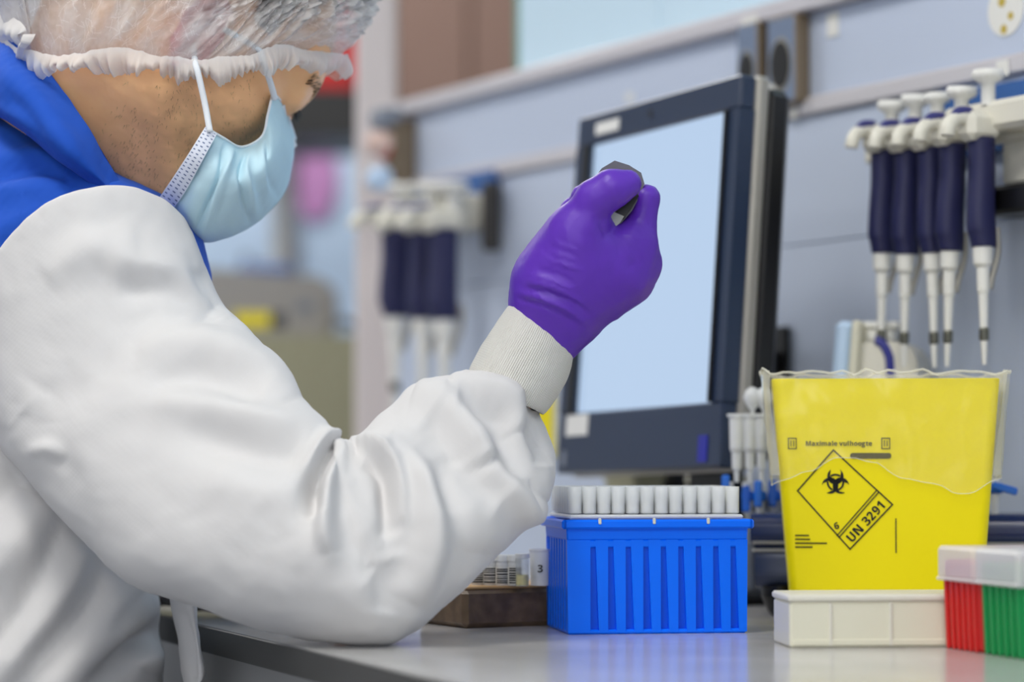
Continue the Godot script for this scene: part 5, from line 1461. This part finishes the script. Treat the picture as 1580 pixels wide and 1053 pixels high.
# Tube of elliptic rings. A station is [A, B, T]: ring centre is the middle of A and B, half axes (A-B)/2 and T.
func loft(st: Array, rows: int, cols: int, disp: Variant = null, uvs := Vector2.ONE, cap := true, power := 1.0) -> ArrayMesh:
	var la := []
	var lb := []
	var lt := []
	for s in st:
		la.append(s[0])
		lb.append(s[1])
		lt.append(s[2])
	var a := curve(la, rows)
	var b := curve(lb, rows)
	var t := curve(lt, rows)
	var p := PackedVector3Array()
	for r in rows:
		var c := (a[r] + b[r]) * 0.5
		var h := (a[r] - b[r]) * 0.5
		for k in cols:
			var w := TAU * k / cols
			p.append(c + h * signf(cos(w)) * pow(absf(cos(w)), power) + t[r] * signf(sin(w)) * pow(absf(sin(w)), power))
	if cap:
		var q := PackedVector3Array()
		for r in [0, rows - 1]:
			var c := (a[r] + b[r]) * 0.5
			var ring := PackedVector3Array()
			for k in cols:
				ring.append(c)
			if r == 0:
				q = ring + p
			else:
				q = q + ring
		p = q
		rows += 2
	return grid(p, rows, cols, true, null, disp, uvs)


# Ridges (height > 0) and creases (height < 0) along curves in the vertical plane, raised where the surface faces +z.
func folds(list: Array, grain := 0.0, grain_size := 0.03) -> Callable:
	var segs := []
	for f in list:
		var ctrl := []
		for q in f[0]:
			ctrl.append(Vector3(q.x, q.y, 0))
		var pts := curve(ctrl, 12)
		var box := AABB(pts[0], Vector3.ZERO)
		for q in pts:
			box = box.expand(q)
		segs.append([pts, box.grow(f[1] * 2.5), f[1], f[2]])
	var noise := FastNoiseLite.new()
	noise.seed = 7
	noise.frequency = 1.0 / grain_size
	noise.fractal_octaves = 3
	return func(p: Vector3, n: Vector3) -> float:
		var h := noise.get_noise_3dv(p) * grain
		var face := clampf(n.z * 3.0 + 0.35, 0.0, 1.0)
		if face <= 0.0:
			return h
		var q := Vector3(p.x, p.y, 0)
		for s in segs:
			var box: AABB = s[1]
			if q.x < box.position.x or q.y < box.position.y or q.x > box.end.x or q.y > box.end.y:
				continue
			var pts: PackedVector3Array = s[0]
			var best := 1e9
			var at := 0.0
			for k in 11:
				var a := pts[k]
				var ab := pts[k + 1] - a
				var t := clampf((q - a).dot(ab) / maxf(ab.length_squared(), 1e-12), 0.0, 1.0)
				var d := (q - a - ab * t).length_squared()
				if d < best:
					best = d
					at = (k + t) / 11.0
			h += s[3] * exp(-best / (s[2] * s[2])) * pow(maxf(sin(PI * clampf(at, 0.02, 0.98)), 0.0), 0.6) * face
		return h


class Flat:
	var v := PackedVector3Array()
	var n := PackedVector3Array()
	func tri(a: Vector3, b: Vector3, c: Vector3, inside: Vector3) -> void:
		var m := (b - a).cross(c - a)
		if m.length_squared() < 1e-22:
			return
		m = m.normalized()
		if m.dot((a + b + c) / 3.0 - inside) < 0.0:
			var t := b
			b = c
			c = t
			m = -m
		v.append_array([a, c, b])
		n.append_array([m, m, m])
	func quad(a: Vector3, b: Vector3, c: Vector3, d: Vector3, inside: Vector3) -> void:
		tri(a, b, c, inside)
		tri(a, c, d, inside)
	func done() -> ArrayMesh:
		var a := []
		a.resize(Mesh.ARRAY_MAX)
		a[Mesh.ARRAY_VERTEX] = v
		a[Mesh.ARRAY_NORMAL] = n
		var m := ArrayMesh.new()
		m.add_surface_from_arrays(Mesh.PRIMITIVE_TRIANGLES, a)
		return m


# Box with chamfered edges, standing on y = 0 unless mid; taper scales x and z at the top. Added to f at "at".
func add_box(f: Flat, size: Vector3, r := 0.0, at := Vector3.ZERO, taper := Vector2.ONE, mid := false, basis := Basis.IDENTITY) -> void:
	var h := size * 0.5
	r = minf(r, minf(h.x, minf(h.y, h.z)) * 0.95)
	var put := func(p: Vector3) -> Vector3:
		var t := (p.y + h.y) / size.y
		var q := Vector3(p.x * lerpf(1.0, taper.x, t), p.y + (0.0 if mid else h.y), p.z * lerpf(1.0, taper.y, t))
		return at + basis * q
	var inside: Vector3 = put.call(Vector3.ZERO)
	var c := {}
	for x in [-1, 1]:
		for y in [-1, 1]:
			for z in [-1, 1]:
				var s := Vector3(x, y, z)
				for ax in 3:
					var p := s * (h - Vector3.ONE * r)
					p[ax] = s[ax] * h[ax]
					c[[x, y, z, ax]] = put.call(p)
	var axes := [[1, 2], [0, 2], [0, 1]]
	for ax in 3:
		for s in [-1, 1]:
			var q := []
			for uv in [[-1, -1], [1, -1], [1, 1], [-1, 1]]:
				var k := [0, 0, 0, ax]
				k[ax] = s
				k[axes[ax][0]] = uv[0]
				k[axes[ax][1]] = uv[1]
				q.append(c[k])
			f.quad(q[0], q[1], q[2], q[3], inside)
	if r <= 0.0:
		return
	for ax in 3:
		var u: int = axes[ax][0]
		var w: int = axes[ax][1]
		for su in [-1, 1]:
			for sw in [-1, 1]:
				var k0 := [0, 0, 0, u]
				k0[u] = su
				k0[w] = sw
				k0[ax] = -1
				var k1 := k0.duplicate()
				k1[ax] = 1
				var k2 := k1.duplicate()
				k2[3] = w
				var k3 := k0.duplicate()
				k3[3] = w
				f.quad(c[k0], c[k1], c[k2], c[k3], inside)
	for x in [-1, 1]:
		for y in [-1, 1]:
			for z in [-1, 1]:
				f.tri(c[[x, y, z, 0]], c[[x, y, z, 1]], c[[x, y, z, 2]], inside)


func box(size: Vector3, r := 0.0, taper := Vector2.ONE, mid := false) -> ArrayMesh:
	var f := Flat.new()
	add_box(f, size, r, Vector3.ZERO, taper, mid)
	return f.done()


# Outline in x, y pushed out along z from 0 to depth.
func add_prism(f: Flat, poly: PackedVector2Array, depth: float, basis := Basis.IDENTITY, at := Vector3.ZERO) -> void:
	var tris := Geometry2D.triangulate_polygon(poly)
	for k in range(0, tris.size(), 3):
		var q := []
		for j in 3:
			q.append(poly[tris[k + j]])
		for z in [0.0, depth]:
			var inside := at + basis * Vector3(q[0].x, q[0].y, depth - z if z == 0.0 else 0.0)
			f.tri(at + basis * Vector3(q[0].x, q[0].y, z), at + basis * Vector3(q[1].x, q[1].y, z), at + basis * Vector3(q[2].x, q[2].y, z), inside)
	var ccw := not Geometry2D.is_polygon_clockwise(poly)
	for k in poly.size():
		var a := poly[k]
		var b := poly[(k + 1) % poly.size()]
		var out := (b - a).orthogonal() * (-1.0 if ccw else 1.0)
		var m := (a + b) * 0.5 + out
		var inside := at + basis * Vector3(m.x, m.y, depth * 0.5)
		f.quad(at + basis * Vector3(a.x, a.y, 0), at + basis * Vector3(b.x, b.y, 0), at + basis * Vector3(b.x, b.y, depth), at + basis * Vector3(a.x, a.y, depth), inside)


func prism(poly: PackedVector2Array, depth: float) -> ArrayMesh:
	var f := Flat.new()
	add_prism(f, poly, depth)
	return f.done()


func disc(r: float, n := 32, at := Vector2.ZERO, squash := 1.0) -> PackedVector2Array:
	var p := PackedVector2Array()
	for k in n:
		p.append(at + Vector2(cos(TAU * k / n), sin(TAU * k / n) * squash) * r)
	return p


func round_rect(w: float, h: float, r: float, n := 5) -> PackedVector2Array:
	var p := PackedVector2Array()
	for q in [[1, 1, 0.0], [-1, 1, 0.25], [-1, -1, 0.5], [1, -1, 0.75]]:
		for k in n:
			var a: float = TAU * (q[2] + 0.25 * k / (n - 1))
			p.append(Vector2(q[0] * (w * 0.5 - r), q[1] * (h * 0.5 - r)) + Vector2(cos(a), sin(a)) * r)
	return p


# The same closed outline as n points set at even distances.
func evenly(poly: PackedVector2Array, n: int) -> PackedVector2Array:
	var total := 0.0
	for k in poly.size():
		total += poly[k].distance_to(poly[(k + 1) % poly.size()])
	var out := PackedVector2Array()
	var at := 0
	var done := 0.0
	for k in n:
		var goal := total * k / n
		while at < poly.size() and done + poly[at].distance_to(poly[(at + 1) % poly.size()]) < goal:
			done += poly[at].distance_to(poly[(at + 1) % poly.size()])
			at += 1
		var a := poly[at % poly.size()]
		var b := poly[(at + 1) % poly.size()]
		out.append(a.lerp(b, (goal - done) / maxf(a.distance_to(b), 1e-9)))
	return out


# Profile of Vector2(radius, y) turned about y; hard edges along the profile.
func lathe(prof: Array, n := 24, soft := false) -> ArrayMesh:
	var v := PackedVector3Array()
	var nn := PackedVector3Array()
	var idx := PackedInt32Array()
	var dirs := []
	for k in prof.size() - 1:
		var d: Vector2 = (prof[k + 1] - prof[k]).normalized()
		dirs.append(Vector2(d.y, -d.x))
	for k in prof.size() - 1:
		var base := v.size()
		for e in 2:
			var m: Vector2 = dirs[k]
			if soft:
				m = (dirs[k] + dirs[clampi(k - 1 + 2 * e, 0, dirs.size() - 1)]).normalized()
			for j in n:
				var a := TAU * j / n
				v.append(Vector3(prof[k + e].x * cos(a), prof[k + e].y, prof[k + e].x * sin(a)))
				nn.append(Vector3(m.x * cos(a), m.y, m.x * sin(a)))
		for j in n:
			var a := base + j
			var b := base + (j + 1) % n
			idx.append_array([a, b, a + n, b, b + n, a + n])
	for k in range(0, idx.size(), 3):
		var c := (v[idx[k + 2]] - v[idx[k]]).cross(v[idx[k + 1]] - v[idx[k]])
		if c.dot(nn[idx[k]] + nn[idx[k + 1]] + nn[idx[k + 2]]) < 0.0:
			var t := idx[k + 1]
			idx[k + 1] = idx[k + 2]
			idx[k + 2] = t
	return mesh_of(v, nn, idx)


func tube(pts: Array, r: float, rows := 24, cols := 10, flat := 1.0) -> ArrayMesh:
	var c := curve(pts, rows)
	var p := PackedVector3Array()
	var side := Vector3.ZERO
	for k in rows:
		var t := (c[mini(k + 1, rows - 1)] - c[maxi(k - 1, 0)]).normalized()
		if k == 0:
			side = t.cross(Vector3(0.31, 0.2, 0.93)).normalized()
		side = (side - t * side.dot(t)).normalized()
		var up := t.cross(side)
		for rep in 2 if k == 0 or k == rows - 1 else 1:
			var q := 0.0 if (k == 0 and rep == 0) or (k == rows - 1 and rep == 1) else r
			for j in cols:
				var a := TAU * j / cols
				p.append(c[k] + (side * cos(a) + up * sin(a) * flat) * q)
	return grid(p, rows + 2, cols, true)


# Surface nets over round bones: prims are [a, b, radius_a, radius_b, blend] or ellipsoids [centre, basis, radii, 0, blend].
func field(prims: Array, p: Vector3) -> float:
	var d := 1e9
	for q in prims:
		var e: float
		if q[1] is Basis:
			var bas: Basis = q[1]
			var rad: Vector3 = q[2]
			var l: Vector3 = (p - q[0]) * bas
			var k0 := (l / rad).length()
			var k1 := (l / (rad * rad)).length()
			e = k0 * (k0 - 1.0) / maxf(k1, 1e-6)
		else:
			var a: Vector3 = q[0]
			var ab: Vector3 = q[1] - a
			var t := clampf((p - a).dot(ab) / maxf(ab.length_squared(), 1e-12), 0.0, 1.0)
			e = (p - a - ab * t).length() - lerpf(q[2], q[3], t)
		var k: float = q[4]
		if k < 0.0:
			var h := maxf(-k - absf(-e - d), 0.0) / -k
			d = maxf(d, -e) + h * h * -k * 0.25
		elif d > 1e8:
			d = e
		else:
			var h := maxf(k - absf(e - d), 0.0) / k
			d = minf(d, e) - h * h * k * 0.25
	return d


func nets(prims: Array, cell: float, disp: Variant = null, tint: Variant = null) -> ArrayMesh:
	var lo := Vector3.ONE * 1e9
	var hi := -lo
	for q in prims:
		if q[4] < 0.0:
			continue
		var r: float = maxf(q[2].x, maxf(q[2].y, q[2].z)) if q[1] is Basis else maxf(q[2], q[3])
		for e in [q[0], q[0] if q[1] is Basis else q[1]]:
			lo = lo.min(e - Vector3.ONE * r)
			hi = hi.max(e + Vector3.ONE * r)
	lo -= Vector3.ONE * cell * 3.0
	var bs := 6
	var nb := Vector3i(((hi - lo) / (cell * bs)).ceil()) + Vector3i.ONE
	var dim := nb * bs + Vector3i.ONE
	var val := PackedFloat32Array()
	val.resize(dim.x * dim.y * dim.z)
	val.fill(1e5)
	var sy := dim.x
	var sz := dim.x * dim.y
	var reach := cell * bs * 0.9
	var live := []
	for bz in nb.z:
		for by in nb.y:
			for bx in nb.x:
				var c := lo + (Vector3(bx, by, bz) + Vector3.ONE * 0.5) * cell * bs
				if absf(field(prims, c)) > reach * 1.35:
					continue
				live.append(Vector3i(bx, by, bz) * bs)
				var near := []
				for q in prims:
					if q[4] < 0.0 or absf(field([q], c)) < reach * 2.0 + 0.05 or field([q], c) < 0.0:
						near.append(q)
				for z in bs + 1:
					for y in bs + 1:
						for x in bs + 1:
							var g := Vector3i(bx * bs + x, by * bs + y, bz * bs + z)
							var at := g.x + g.y * sy + g.z * sz
							if val[at] > 9e4:
								val[at] = field(near, lo + Vector3(g) * cell)
	var idx := {}
	var v := PackedVector3Array()
	var off := [0, 1, sy, sy + 1, sz, sz + 1, sz + sy, sz + sy + 1]
	var edges := [[0, 1], [2, 3], [4, 5], [6, 7], [0, 2], [1, 3], [4, 6], [5, 7], [0, 4], [1, 5], [2, 6], [3, 7]]
	for b in live:
		for z in bs:
			for y in bs:
				for x in bs:
					var g: Vector3i = b + Vector3i(x, y, z)
					var at := g.x + g.y * sy + g.z * sz
					var m := 0
					for k in 8:
						if val[at + off[k]] < 0.0:
							m += 1
					if m == 0 or m == 8:
						continue
					var s := Vector3.ZERO
					var cnt := 0
					for e in edges:
						var va := val[at + off[e[0]]]
						var vb := val[at + off[e[1]]]
						if (va < 0.0) != (vb < 0.0):
							var pa := Vector3(e[0] & 1, (e[0] >> 1) & 1, e[0] >> 2)
							var pb := Vector3(e[1] & 1, (e[1] >> 1) & 1, e[1] >> 2)
							s += pa.lerp(pb, va / (va - vb))
							cnt += 1
					idx[at] = v.size()
					v.append(lo + (Vector3(g) + s / cnt) * cell)
	var tri := PackedInt32Array()
	for at in idx:
		var ins := val[at] < 0.0
		for e in [[1, sy, sz], [sy, sz, 1], [sz, 1, sy]]:
			if (val[at + e[0]] < 0.0) == ins:
				continue
			var k0: int = at - e[1]
			var k1: int = at - e[2]
			var k2: int = at - e[1] - e[2]
			if not (idx.has(k0) and idx.has(k1) and idx.has(k2)):
				continue
			if ins:
				tri.append_array([idx[at], idx[k1], idx[k0], idx[k0], idx[k1], idx[k2]])
			else:
				tri.append_array([idx[at], idx[k0], idx[k1], idx[k0], idx[k2], idx[k1]])
	var n := smooth_normals(v, tri)
	if disp != null:
		for k in v.size():
			v[k] += n[k] * float(disp.call(v[k], n[k]))
		n = smooth_normals(v, tri)
	var col := PackedColorArray()
	if tint != null:
		for k in v.size():
			col.append(tint.call(v[k], n[k]))
	return mesh_of(v, n, tri, PackedVector2Array(), col)


func words(text: String, size: float, thick := 0.0004) -> TextMesh:
	var t := TextMesh.new()
	var f := SystemFont.new()
	f.font_names = PackedStringArray(["Droid Sans"])
	f.font_weight = 700
	t.font = f
	t.text = text
	t.font_size = 24
	t.pixel_size = size / 24.0
	t.depth = thick
	return t
